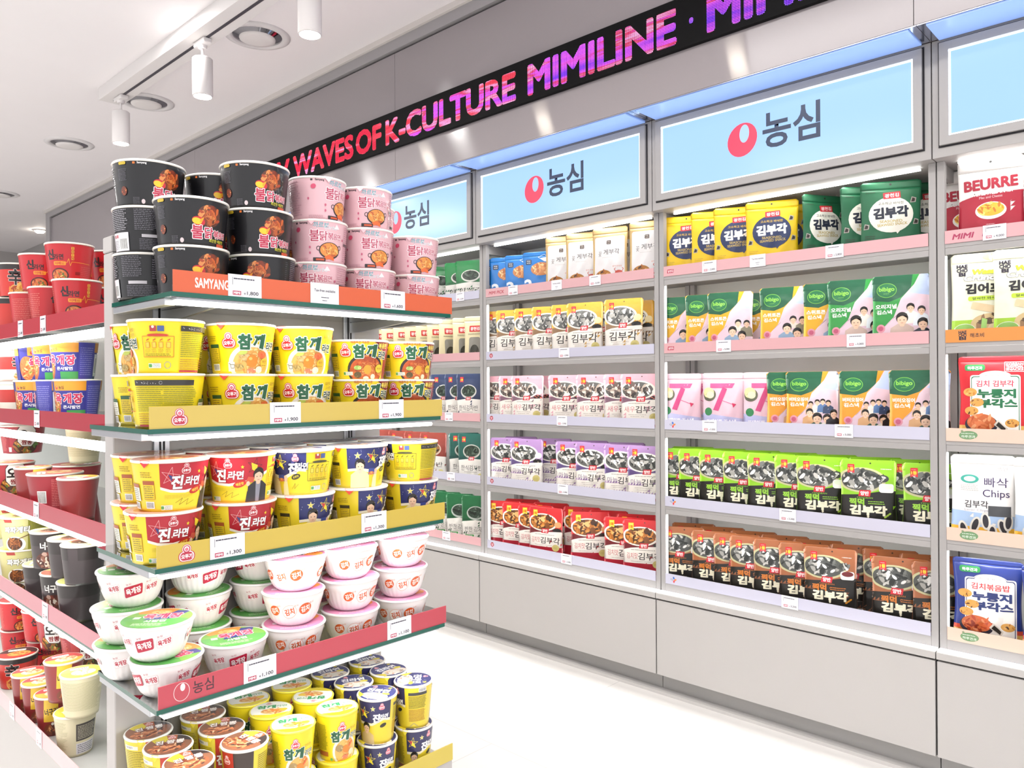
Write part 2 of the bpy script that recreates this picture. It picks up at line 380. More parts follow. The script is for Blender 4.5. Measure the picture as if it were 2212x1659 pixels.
# scrolling LED display
t = empty('led_display', (2.359, 0, 1.155+H)); tag(t, 'long black LED ticker display with pink letters on grey fascia', 'display')
B = MB(); B.box((-.018, .3, 0), (0, 4.75, .176)); B.build('housing', mat('display_black', '030305', rough=.6, spec=.15), t)
def led_mat():
    m = mat('led_dots', '000000', rough=.4); N = m.node_tree.nodes; L = m.node_tree.links; b = N['Principled BSDF']
    tc = N.new('ShaderNodeTexCoord'); sx = N.new('ShaderNodeSeparateXYZ'); L.new(tc.outputs['Object'], sx.inputs[0])
    def M(op, a, c=None):
        n = N.new('ShaderNodeMath'); n.operation = op
        for i, v in enumerate((a, c)):
            if v is None: continue
            if isinstance(v, (int, float)): n.inputs[i].default_value = v
            else: L.new(v, n.inputs[i])
        return n.outputs[0]
    P = .0052
    d = []
    for ax in (1, 2):
        f = M('FRACT', M('DIVIDE', sx.outputs[ax], P)); d.append(M('POWER', M('SUBTRACT', f, .5), 2))
    dot = M('LESS_THAN', M('ADD', d[0], d[1]), .15)
    no = N.new('ShaderNodeTexNoise'); no.inputs['Scale'].default_value = 1; mp = N.new('ShaderNodeMapping'); mp.inputs['Scale'].default_value = (0, 1.7, 26)
    L.new(tc.outputs['Object'], mp.inputs[0]); L.new(mp.outputs[0], no.inputs['Vector']); no.inputs['Detail'].default_value = 3
    sh = M('ADD', M('MULTIPLY', M('SUBTRACT', no.outputs['Fac'], .5), 1.7), M('ADD', M('MULTIPLY', sx.outputs[1], -.25), 1.03))
    cr = N.new('ShaderNodeValToRGB'); L.new(sh, cr.inputs[0]); e = cr.color_ramp.elements
    e[0].position = .08; e[0].color = (*hx('e8304a'), 1); e[1].position = .9; e[1].color = (*hx('7a3cff'), 1)
    for p, c in ((.25, 'ff4a5c'), (.36, 'ff9fd8'), (.46, 'd93a58'), (.56, 'e65cff'), (.72, 'b84dff')): x = e.new(p); x.color = (*hx(c), 1)
    L.new(cr.outputs[0], b.inputs['Emission Color']); L.new(M('MULTIPLY', dot, 2.3), b.inputs['Emission Strength']); return m
LED = led_mat()
def word(txt, px0, px1, y0, y1=None):
    Y0 = on_x(px0, y0, 2.34).y; Y1 = on_x(px1, y0, 2.34).y if px1 else Y0-y1
    A = Art(); A.t(txt, 0, 0, 114, 'ffffff', b=.04, w=(Y0-Y1)*1000); B = MB()
    A.emit(B, lambda x, z, o: (-.0186, (Y0+Y1)/2-x, .083+z)); B.c = [(1, 1, 1)]*len(B.c); B.build('lettering', LED, t); return Y0-Y1
word('NEW', 532, 624, 370); word('WAVES', 634, 762, 340); word('OF', 770, 822, 310); word('K-CULTURE', 834, 1112, 260)
wl = word('MIMILINE', 1142, 1458, 150); A = Art(); A.ell(0, 0, 9, 10, 'ffffff'); B = MB(); yd = on_x(1493, 58, 2.34).y; A.emit(B, lambda x, z, o: (-.0186, yd-x, .083+z)); B.c = [(1, 1, 1)]*len(B.c); B.build('lettering', LED, t); word('MIMILINE', 1530, None, 20, wl)

# ------------------------------------------------------------------ wall bays
YB = [4.525, 3.558, 2.590, 1.623, .655, -.312]
ZB = [.4069, .1138, -.1771, -.4703, -.7663]
BAY = ['far hidden bay', 'far bay beside the ramen display', 'middle bay', 'bay right of middle', 'rightmost bay']
EY = on_x(1603, 306, 2.5).y-1.139; T0 = on_x(1646, 285, 2.5).y-1.139; T1 = on_x(1773, 275, 2.5).y-1.139
for i in range(5):
    ya, yb = YB[i], YB[i+1]; yc = (ya+yb)/2; hw = (ya-yb)/2-.0015
    # shelving
    t = empty('wall_shelving', (2.55, yc, 0)); tag(t, 'grey wall shelving unit with five shelves, '+BAY[i], 'shelving', 'wall shelving bays')
    for s in (-1, 1):
        B = MB(); B.box((0, min(s*hw, s*(hw-.02)), -.80+H), (.024, max(s*hw, s*(hw-.02)), .655+H), bev=.001); B.build('side_post', POST(), t)
        B = MB(); B.box((.228, min(s*hw, s*(hw-.02)), -.80+H), (.2495, max(s*hw, s*(hw-.02)), .655+H), bev=.001); B.build('rear_post', POST(), t)
        B = MB(); B.box((.0245, min(s*hw, s*(hw-.012)), .615+H), (.2275, max(s*hw, s*(hw-.012)), .6545+H)); B.build('top_rail', POST(), t)
    B = MB(); B.box((.25, -hw, -.80+H), (.26, hw, .655+H)); B.build('back_panel', INNER(), t)
    B = MB(); B.box((0, -hw+.02, -.80+H), (.03, hw-.02, -.7665+H)); B.build('base_rail', POST(), t)
    for k, z in enumerate(ZB):
        B = MB(); B.prism([(.001, -hw+.0205), (.0245, -hw+.0205), (.0245, -hw), (.227, -hw), (.227, -hw+.0205), (.2495, -hw+.0205), (.2495, hw-.0205), (.227, hw-.0205), (.227, hw), (.0245, hw), (.0245, hw-.0205), (.001, hw-.0205)], z-.0115+H, z+H, ax=2); B.build('shelf_board', POST(), t)
        B = MB(); B.box((.001, -hw+.0205, z-.031+H), (.012, hw-.0205, z-.012+H), bev=.0008); B.build('shelf_lip', POST(), t)
        zt = .652 if k == 0 else ZB[k-1]-.0118; xl = .0255 if k == 0 else .0145
        B = MB(); B.box((xl, -hw+.05, zt-.006+H), (xl+.01, hw-.05, zt-.0005+H)); B.build('light_strip', LEDM(), t)
        if i > 0: area('shelf_strip_light', (2.55+xl+.006, yc, zt-.0075+H), .01, .86, .6 if k == 0 else .9, rot=(0, radians(12), 0))
        zt = zt if k == 0 else ZB[k-1]-.031
        if k: B = MB(); B.box((.006, hw-.0235, z+.004+H), (.014, hw-.0202, zt-.004+H)); B.build('side_light', mat('side_led', 'ffffff', emit=2.2), t)
    # lightbox
    t = empty('lightbox_sign', (2.5, yc, .655+H)); tag(t, ['pale blue lightbox sign hidden behind the cup tower', 'pale blue lightbox sign partly hidden behind pink noodle cups', 'pale blue lightbox sign over middle shelving with red egg emblem', 'large pale blue lightbox sign with egg emblem above yellow pouches', 'pale blue lightbox sign cut off by the right edge'][i], 'sign', 'lightbox signs above the shelves')
    B = MB(); B.box((.006, -hw, 0), (.34, hw, .345), bev=.001); B.build('housing', GREY(), t)
    B = MB(); B.box((.0035, -hw+.017, .028), (.0065, hw-.017, .336)); B.build('gasket', DARK(), t)
    a, b_, c, d = -hw+.0215, hw-.0215, .033, .331; e = .0245
    for q in (((a, c), (b_, c), (b_-e, c+e), (a+e, c+e)), ((a, d), (b_, d), (b_-e, d-e), (a+e, d-e)), ((a, c), (a+e, c+e), (a+e, d-e), (a, d)), ((b_, c), (b_-e, c+e), (b_-e, d-e), (b_, d))):
        B = MB(); B.prism(q, -.006, .004, ax=0); B.build('frame_rail', POST(), t)
    B = MB(); B.box((.001, a+e, c+e), (.003, b_-e, d-e)); B.build('lit_panel', mat('lit_panel', '2c3c5c', rough=.16, emit=1.02, ecol='a4ccfc', noise=.02, spec=.3), t)
    B = MB(); g = .005
    for q in ((a+e, c+e, b_-e, c+e+g), (a+e, d-e-g, b_-e, d-e), (a+e, c+e, a+e+g, d-e), (b_-e-g, c+e, b_-e, d-e)): B.box((-.001, q[0], q[1]), (.0008, q[2], q[3]))
    B.build('edge_light', mat('edge_led', 'e8f4ff', emit=3.4, ecol='dcefff'), t)
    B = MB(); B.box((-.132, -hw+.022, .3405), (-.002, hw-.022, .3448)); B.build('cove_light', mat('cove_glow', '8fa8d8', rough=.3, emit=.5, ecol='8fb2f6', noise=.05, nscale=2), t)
    if i < 4:
        A = Art(i); A.ell(0, 0, 54, 59, 'fd3a5c', rot=-.5); A.ell(8, 20, 18, 31, 'aacdf2', rot=-.05); B = MB()
        A.emit(B, lambda x, z, o: (.0008-o, EY-x, .188+z)); B.build('emblem', mat('sign_vinyl', ink=True, rough=.3, emit=0), t)
        A = Art(); A.t('농심', 0, 0, 122, '1d3050', b=.022, w=(T0-T1)*1000*.98); B = MB()
        A.emit(B, lambda x, z, o: (.0008-o, (T0+T1)/2-x, .199+z)); B.build('lettering', mat('sign_vinyl'), t)
    # base cabinet
    t = empty('base_cabinet', (2.515, yc, 0)); tag(t, 'flat grey base cabinet front under '+['the far hidden shelving', 'the far shelving, left of red pouches', 'the kimchi pouch shelf in the middle', 'the brown pouch shelf', 'the blue pouch, at right edge'][i], 'cabinet', 'grey base cabinets along the wall')
    B = MB(); B.box((.016, -hw, .075), (.325, hw, .362)); B.build('carcass', mat('dark_gap'), t)
    B = MB(); B.box((0, -hw+.0012, .076), (.015, hw-.0012, .3595), bev=.0008); B.build('door', DOOR(), t)
    B = MB(); B.box((-.004, -hw, .366), (.325, hw, .387), bev=.0006); B.build('worktop', DOOR(), t)
    B = MB(); B.box((.002, -hw+.001, .387), (.034, hw-.001, .391)); B.build('light_strip', mat('ledge_led', 'ffffff', emit=1.0), t)
    B = MB(); B.box((.045, -hw, 0), (.06, hw, .075)); B.build('toe_kick', mat('toe_kick', 'a9a7a5', rough=.4), t)
sbox('baseboard_right', (2.52, -.32, 0), (2.56, 4.53, .012), mat('skirting', 'c9c6c4', rough=.3))

# ------------------------------------------------------------------ ceiling fittings
TX = 1.655
B = MB(); t = empty('track_rail', (TX, 0, ZC)); tag(t, 'white ceiling box with dark lighting track along the ceiling', 'track')
y1 = on_z(204, 214, ZC-.07-H).y
B.box((-.062, -.5, -.07), (.062, y1, 0), bev=.001); B.build('track_box', WHITE(), t)
B = MB(); B.box((-.002, -.5, -.0725), (.012, y1-.05, -.07)); B.build('track_slot', mat('slot_dark', '3a3740', rough=.4), t)
SPL = ['white track spotlight nearest the camera, at the top edge', 'white track spotlight in the middle of the ceiling track', 'white track spotlight at the far end of ceiling track', 'white track spotlight out of frame above the camera']
for k, pp in enumerate([(690, -62), (427, 84), (239, 203), None]):
    p = on_z(*pp, ZC-.07-H) if pp else Vector((0, 1.55, 0)); s = empty('track_spotlight', (TX+.005, p.y, ZC-.07)); tag(s, SPL[k], 'spotlight', 'ceiling track spotlights')
    B = MB(); B.box((-.02, -.055, -.024), (.02, .055, -.002), bev=.003); B.lathe([(.018, -.04), (.022, -.024)], 24); B.build('adapter', WHITE(), s)
    B = MB(); B.tube((.0, 0, -.04), (0, 0, -.075), .006); B.box((-.004, -.012, -.11), (.004, .012, -.07)); B.build('stem', WHITE(), s)
    B = MB(); B.lathe([(.0, -.086), (.042, -.086), (.046, -.09), (.046, -.262), (.044, -.268), (.040, -.268), (.038, -.256)], 40, cap0=False, cap1=False); B.build('lamp_head', WHITE(), s)
    B = MB(); B.lathe([(.0435, -.2676), (.0, -.2676)], 32, cap0=False, cap1=False); B.build('lens', mat('lamp_glow', 'ffffff', emit=70, ecol='fff4e2'), s)
    l = bpy.data.lights.new('spotlight_beam', 'SPOT'); l.energy = 40; l.spot_size = radians(80); l.spot_blend = .6; l.shadow_soft_size = .035; l.color = (1, .96, .9)
    o = bpy.data.objects.new('spotlight_beam', l); COL.objects.link(o); o.location = (TX+.005, p.y, ZC-.07-.275)
p = on_z(86, 497, ZC-H); t = empty('downlight', (p.x, p.y, ZC)); tag(t, 'tiny bright ceiling downlight far away at the left', 'downlight')
B = MB(); B.lathe([(.07, 0), (.07, -.006), (.05, -.012)], 32, cap0=False, cap1=False); B.build('bezel', WHITE(), t)
B = MB(); B.lathe([(.05, -.012), (.035, -.03), (0, -.036)], 32, cap0=False, cap1=False); B.build('lens', mat('lamp_glow'), t)
DL = ['round ceiling air diffuser right of the middle spotlight, the largest', 'round ceiling air diffuser right of far spotlight', 'round ceiling air diffuser left of the far spotlight', 'round ceiling air diffuser cut by left edge of the photo']
for k, (px, py) in enumerate([(556, 77), (316, 220), (150, 310), (-2, 418)]):
    p = on_z(px, py, ZC-H); s = empty('air_diffuser', (p.x, p.y, ZC)); tag(s, DL[k], 'vent', 'round ceiling diffusers')
    B = MB(); B.lathe([(.155, 0), (.155, -.004), (.125, -.012), (.118, -.006), (.112, -.0005)], 56, cap0=False, cap1=False); B.build('outer_ring', mat('diffuser_ring', 'e2dfe0', rough=.4), s)
    B = MB(); B.lathe([(.116, -.004), (.086, -.016)], 56, cap0=False, cap1=False); B.build('throat', mat('chrome', '8d8c92', rough=.08, metal=1.), s)
    B = MB(); B.lathe([(.086, -.010), (.084, -.020), (.06, -.0245), (0, -.026)], 56, cap0=False, cap1=False); B.build('core_disc', WHITE(), s)

# ------------------------------------------------------------------ end-of-aisle ramen display
PX0, PX1, PY = .6016, 1.292, 1.718
g = empty('ramen_display', (.95, 1.74, 0)); tag(g, 'grey end panel with uprights carrying the glass noodle shelves', 'display stand')
gx = lambda x: x-.95
gy = lambda y: y-1.74
B = MB(); B.box((gx(PX0), gy(PY), .02), (gx(PX1), gy(1.767), .318+H-.035), bev=.002); B.build('end_panel', mat('display_panel', 'b6b2b0', rough=.45, noise=.01), g)
B = MB(); B.box((gx(PX0)-.001, gy(PY)-.001, .318+H-.034), (gx(PX1), gy(1.768), .318+H), bev=.002); B.build('panel_cap', mat('display_panel'), g)
for x in (.70, 1.19):
    B = MB(); B.box((gx(x)-.017, gy(PY)-.006, .262), (gx(x)+.017, gy(PY), .29+H), bev=.001)
    B.build('upright', ALU(), g)
    B = MB(); B.box((gx(x)-.006, gy(PY)-.0068, .262), (gx(x)-.002, gy(PY)-.006, .29+H)); B.box((gx(x)+.002, gy(PY)-.0068, .262), (gx(x)+.006, gy(PY)-.006, .29+H)); B.build('slot_line', DARK(), g)
ZD = -.93+H
B = MB(); B.box((gx(.597), gy(1.425), 0.0), (gx(1.288), gy(PY-.002), ZD), bev=.003); q = B.build('base_deck', DOOR(), None, (.95, 1.74, 0)); tag(q, 'low grey base deck under the stacked small noodle cups', 'display base')
B = MB(); B.box((gx(.94), gy(1.767), 0), (gx(.96), gy(4.2), .318+H)); q = B.build('spine_panel', INNER(), None, (.95, 1.74, 0)); tag(q, 'pale back panel behind the left side noodle shelves', 'display panel')
B = MB(); B.box((gx(.612), gy(1.769), 0), (gx(.938), gy(4.2), ZD), bev=.003); q = B.build('side_deck', DOOR(), None, (.95, 1.74, 0)); tag(q, 'low grey deck under the noodle cups at lower left', 'display base')
EDGE = lambda: mat('glass_edge', '0e5a4c', rough=.12, noise=.05, coat=.4)
def pane(B, x0, y0, x1, y1, z, th=.0088):
    vs = [(x, y, q) for x in (x0, x1) for y in (y0, y1) for q in (z-th, z)]
    B.add(vs, [(0, 4, 6, 2), (1, 3, 7, 5)], 0); B.add(vs, [(0, 1, 5, 4), (2, 6, 7, 3), (0, 2, 3, 1), (4, 5, 7, 6)], 1)
SZ = [.1733, -.0769, -.3285, -.5822]; SXL = [.600, .5564, .5678, .5688]; SXR = [1.2855, 1.2508, 1.2575, 1.2596]
SH = ['orange', 'upper yellow', 'lower yellow', 'red']
for k in range(4):
    z = SZ[k]+H; x0, x1 = SXL[k]-.004, SXR[k]-.006
    t = empty('glass_shelf', ((x0+x1)/2, 1.56, z)); tag(t, 'clear glass shelf with green edge behind the %s label strip' % SH[k], 'shelf', 'glass shelves of the end display')
    cx = (x0+x1)/2; h = (x1-x0)/2
    B = MB(); pane(B, -h, -.147, h, .145, 0); B.build('glass_pane', [glassmat(), EDGE()], t)
    for s in (-1, 1):
        B = MB(); a = s*(h-.002); B.box((min(a, a-s*.02), -.112, -.0225), (max(a, a-s*.02), .143, -.0092), bev=.001); B.build('side_rail', ALU(), t)
    B = MB(); B.box((-h+.012, -.141, -.0135), (h-.012, -.118, -.0092)); B.build('light_channel', ALU(), t)
    B = MB(); B.box((-h+.014, -.142, -.0225), (h-.02, -.121, -.0137), bev=.003); B.build('light_strip', LEDM(), t)
    for x in (.70, 1.19):
        B = MB(); B.prism([(-.11, -.0095), (.144, -.0095), (.144, -.036), (.10, -.036), (-.108, -.0195)], x-cx-.004, x-cx+.004, ax=0); B.build('bracket', ALU(), t)
    area('shelf_strip_light', (cx, 1.424, z-.026), .62, .016, 1.0, rot=(radians(10), 0, 0))
# shelves on the display's left side, facing left
SS = ['red', 'deep red', 'third red', 'mauve']
for k in range(4):
    z = SZ[k]+H-.003; t = empty('glass_shelf', (.76, 2.5, z)); tag(t, 'clear glass side shelf left of the panel, above the %s strip' % SS[k], 'shelf', 'glass shelves of the left side')
    B = MB(); pane(B, -.152, -.728, .16, 1.2, 0); B.build('glass_pane', [glassmat(), EDGE()], t)
    B = MB(); zl = (-.062, -.041) if k < 2 else (-.0225, -.0095); B.box((-.153, -.722, zl[0]), (-.138, 1.19, zl[1]), bev=.004); B.build('light_strip', LEDM(), t)
    for y in (-.25, .5):
        B = MB(); B.prism([(-.137, -.0095), (.17, -.0095), (.17, -.036), (-.137, -.0225)], y, y+.008, ax=1); B.build('bracket', ALU(), t)
    area('shelf_strip_light', (.618, 2.5, z+zl[0]-.002), .016, 1.4, 1.9, rot=(0, radians(10), 0))

# ------------------------------------------------------------------ label strips and price cards
def strip(p0, w, rz, col, label, art=None, group='coloured shelf label strips', h=.0405):
    # p0 = lower left corner seen from the front
    A = Art(3); 
    if art: art(A)
    B = MB(); B.box((0, 0, 0), (w, .0022, h), col=hx(col)); A.emit(B, flat, off=.05)
    return tag(B.build('label_strip', CARD(), None, p0, rz), label, 'label strip', group)
def card(p, rz, label, price, w=.066, h=.046, kind=0):
    A = Art(int(p[0]*777+p[2]*991)); m = w*1000; q = h*1000
    if kind == 0:
        A.line(m*.13, q*.55, m*.13, q*.88, m*.012, '333340'); A.lines(m*.16, q*.76, m*.86, q*.9, 1, '3b3b48', .9, .5)
        A.rect(m*.13, q*.12, m*.38, q*.30, 'b8405c'); A.t('MIMI', m*.255, q*.21, q*.1, 'ffffff', b=.03, w=m*.19)
        A.t('₩', m*.49, q*.2, q*.1, '23232e', w=m*.05); A.t(price, m*.56, q*.22, q*.17, '1c1c26', b=.02, w=m*.34, al='l')
    else:
        A.t('Tax-free available', m*.5, q*.66, q*.12, '1c1c26', b=.025, w=m*.74); A.line(m*.14, q*.5, m*.86, q*.5, .3, '9a9aa5')
        A.lines(m*.37, q*.3, m*.66, q*.4, 1, '44444e', .9, .3); A.lines(m*.41, q*.16, m*.60, q*.25, 1, '44444e', .9, .3)
    B = MB(); B.box((0, 0, 0), (w, .0006, h), col=hx('eeebf2')); A.emit(B, flat, off=.05, step=.01)
    return tag(B.build('price_card', CARD(), None, p, rz), label, 'price card', 'white price cards')
def samyang(A): A.t('SAMYANG', 74, 20, 18, 'fbf0ea', b=.03, w=66)
def ottogi(A): A.cook(54, 19, 1.45, ring='b93249')
def nongshim(A): A.ring(42, 21, 15, 17, 1.0, 'f3dada'); A.ell(44, 29, 4.5, 7, 'f8eeee'); A.t('농심', 83, 22, 24, '4a2a34', b=.012, w=40)
ZS = .0
for k, (col, art) in enumerate([('d2603c', samyang), ('cdb45a', ottogi), ('cbb14c', ottogi), ('c04a57', nongshim)]):
    strip((SXL[k], 1.4145, SZ[k]+H), SXR[k]-SXL[k], 0, col, '%s label strip along the front of the %s glass shelf' % (['orange', 'upper yellow', 'lower yellow', 'red'][k], ['top', 'second', 'third', 'fourth'][k]), art)
strip((.58, 1.4205, ZD+.001), .704, 0, 'cdb84e', 'yellow label strip along the base deck at the bottom edge', None)
# (shelf, left px, right px, sample row, price, kind, words)
for (k, a, b, py, pr, kd, lb) in [(0, 493, 565, 610, '1,800', 0, 'white price card reading 1,800 beside the orange strip lettering'), (0, 671, 732, 640, '', 1, 'white tax-free notice card on the middle of the orange strip'), (0, 823, 875, 650, '1,600', 0, 'white price card reading 1,600 right on the orange strip'),
        (1, 583.5, 650, 893, '1,900', 0, 'white price card reading 1,900, left on the upper yellow strip'), (1, 819, 872, 885, '1,900', 0, 'white price card reading 1,900, right on the upper yellow strip'),
        (2, 454, 529, 1185, '1,300', 0, 'white price card reading 1,300, beside emblem on lower yellow strip'), (2, 781, 835, 1125, '1,300', 0, 'white price card reading 1,300, right on the lower yellow strip'),
        (3, 526.5, 597, 1435, '1,100', 0, 'white price card reading 1,100, left on the red strip'), (3, 837, 888.5, 1350, '1,100', 0, 'white price card reading 1,100, right on the red strip'), ]:
    x0 = on_y(a, py, 1.413).x; x1 = on_y(b, py, 1.413).x; card((x0, 1.4132, SZ[k]+H-.0025), 0, lb, pr, w=x1-x0, h=.0455, kind=kd)
ZL = [.137, -.103, -.3405, -.588, -.932]
for k, (col, lb) in enumerate([('bb3a45', 'bright red label strip on the top left side shelf'), ('a8142f', 'deep red label strip on the second left side shelf'), ('b23a4a', 'dull red label strip on the third left side shelf'), ('c67f8a', 'mauve label strip on the fourth left side shelf'), ('e5acb0', 'pale pink label strip on lowest left side deck')]):
    strip((.6055 if k < 4 else .61, 2.9, ZL[k]+H+.002), 1.125, -pi/2, col, lb, None, 'label strips of the left side shelves')
for (k, px, py, lb) in [(0, 38, 665, 'small white card left of another on bright red strip'), (0, 86, 655, 'small white price card right on the bright red strip'), (1, 73, 885, 'small white price card on the deep red strip'), (2, 72, 1108, 'small white price card on the dull red strip'), (3, 91, 1345, 'small white price card on the mauve strip'), (4, 17, 1580, 'small white card left on the pale pink strip'), (4, 74, 1630, 'small white card right on pale pink strip')]:
    y = on_x(px, py, .604).y; card((.6042 if k < 4 else .6087, y, ZL[k]+H-.001), -pi/2, lb, '1,800', w=.045, h=.044)
# wall strips
PK, LI, PE = 'd5a5a9', 'c3c2d4', 'e0c2b0'
def flag(A): A.rr(30, 18, 27, 14, 1, 'b0203f', sh=.1); A.t('광천김', 30, 18, 9.5, 'fdeef0', b=.02, w=22, rot=.08)
def cj(A):
    for (x, y, c) in ((36, 25, '3f6fc4'), (43, 19, 'e8873a'), (37, 12, 'd9434e')): A.ell(x, y, 3.6, 5.2, c, rot={25: .5, 19: -1.2, 12: -.1}[y])
    A.t('CJ', 27, 18, 8, '3a3550', w=9)
def heart(A):
    A.ell(29, 20, 7, 9, 'b3203f', rot=-.3); A.ell(36, 20, 7, 9, 'b3203f', rot=.3); A.poly([(23, 18), (42, 18), (32.5, 6)], 'b3203f'); A.line(32, 27, 36, 30, 2, '3d7d3a'); A.t('DONG', 32.5, 21, 4.4, 'ffffff', b=.03, w=12); A.t('WON', 32.5, 15, 4.2, 'ffffff', b=.03, w=9)
def pick(A): A.t('MIMI PICK', 22, 18, 14, 'b03a48', b=.03, w=96, sh=.25, al='l')
def pick2(A): A.t('MIMI', 48, 18, 15, 'a8375a', b=.035, w=52, sh=.25); A.t('PICK', 125, 18, 15, 'a8375a', b=.035, w=52, sh=.25)
def hae(A):
    for i, w in enumerate(('HAE', 'CHO', 'BI')): A.t(w, 45, 29-9*i, 8.5, '2a2230', b=.05, w=20-4*(i == 2))
    A.t('해초비', 82, 19, 13, '3a2a26', b=.02, w=36)
def haru(A): A.ell(58, 19, 24, 12.5, '6f9468', rot=.05); A.lines(40, 22, 74, 27, 1, 'dfe8da'); A.t('하루견과', 58, 15, 8, 'e4ecdf', b=.01, w=36); A.star(42, 30, 4, 1, '5a8456')
def none(A): pass
ST = {1: [(LI, none), (PK, none), (PK, none), (LI, none), (PK, none)], 2: [(PK, pick)]+[(LI, heart)]*4, 3: [(PK, flag), (PK, flag), (LI, cj), (LI, cj), (LI, cj)], 4: [(PK, pick2), ('d98a3f', hae), (PE, haru), (PE, haru), (PE, haru)]}
RW = ['top', 'second', 'third', 'fourth', 'lowest']; CW = {PK: 'pale pink', LI: 'pale lilac', PE: 'peach', 'd98a3f': 'orange'}
BW = {1: 'far wall bay', 2: 'middle wall bay', 3: 'wall bay right of middle', 4: 'rightmost wall bay'}
for i, rows in ST.items():
    for k, (col, art) in enumerate(rows):
        strip((2.5478, YB[i]-.0225, ZB[k]+H), YB[i]-YB[i+1]-.045, -pi/2, col, '%s label strip on the %s shelf of the %s' % (CW[col], RW[k], BW[i]), art, 'label strips of the wall shelves', h=.0385)
for (i, k, px, py, pr, kd, wd) in [(2, 0, 1098, 628, '4,800', 0, 'left on top middle strip'), (2, 0, 1191, 615, '', 1, 'in centre of the top middle strip'), (2, 0, 1273, 605, '8,500', 0, 'right on top middle strip'), (2, 1, 1207, 762, '3,900', 0, 'above pink seaweed pouches'), (2, 2, 1202.5, 907, '3,900', 0, 'under the pink seaweed pouches'), (2, 3, 1204.5, 1057, '3,900', 0, 'under the purple garlic pouches'), (2, 4, 1212, 1208, '3,900', 0, 'under the red kimchi pouches'),
        (3, 0, 1516.5, 573, '2,800', 0, 'under the leftmost yellow pouches'), (3, 0, 1619.5, 560, '', 1, 'notice under the largest yellow pouch'), (3, 0, 1783, 545, '2,800', 0, 'under the green monster-free pouches'), (3, 1, 1547, 750, '3,000', 0, 'under yellow and green band pouches'), (3, 1, 1829, 738, '3,000', 0, 'under the two rightmost green band pouches'), (3, 2, 1517, 920, '3,000', 0, 'under the pink letter pouches'), (3, 2, 1803, 932, '3,000', 0, 'under the orange and green pouches'), (3, 3, 1683.5, 1113, '3,200', 0, 'under the lime green pouches'), (3, 4, 1688, 1300, '3,200', 0, 'under the brown pouches'),
        (4, 0, 2123, 500, '4,000', 0, 'under the red and white butter pouch'), (1, 0, 985, 640, '2,500', 0, 'on far top strip beside pink cups'), (1, 2, 961, 897, '3,000', 0, 'under the navy pouches'), (1, 3, 965.5, 1030, '3,000', 0, 'under the dark green pouches'), (1, 4, 955.5, 1157, '4,200', 0, 'on the far lowest pink strip')]:
    y = on_x(px, py, 2.546).y; card((2.5462, y, ZB[k]+H-.003), -pi/2, ('white tax-free card ' if kd else 'small white price card ')+wd.replace('monster-free ', 'snack '), pr, w=.058, h=.0425, kind=kd)
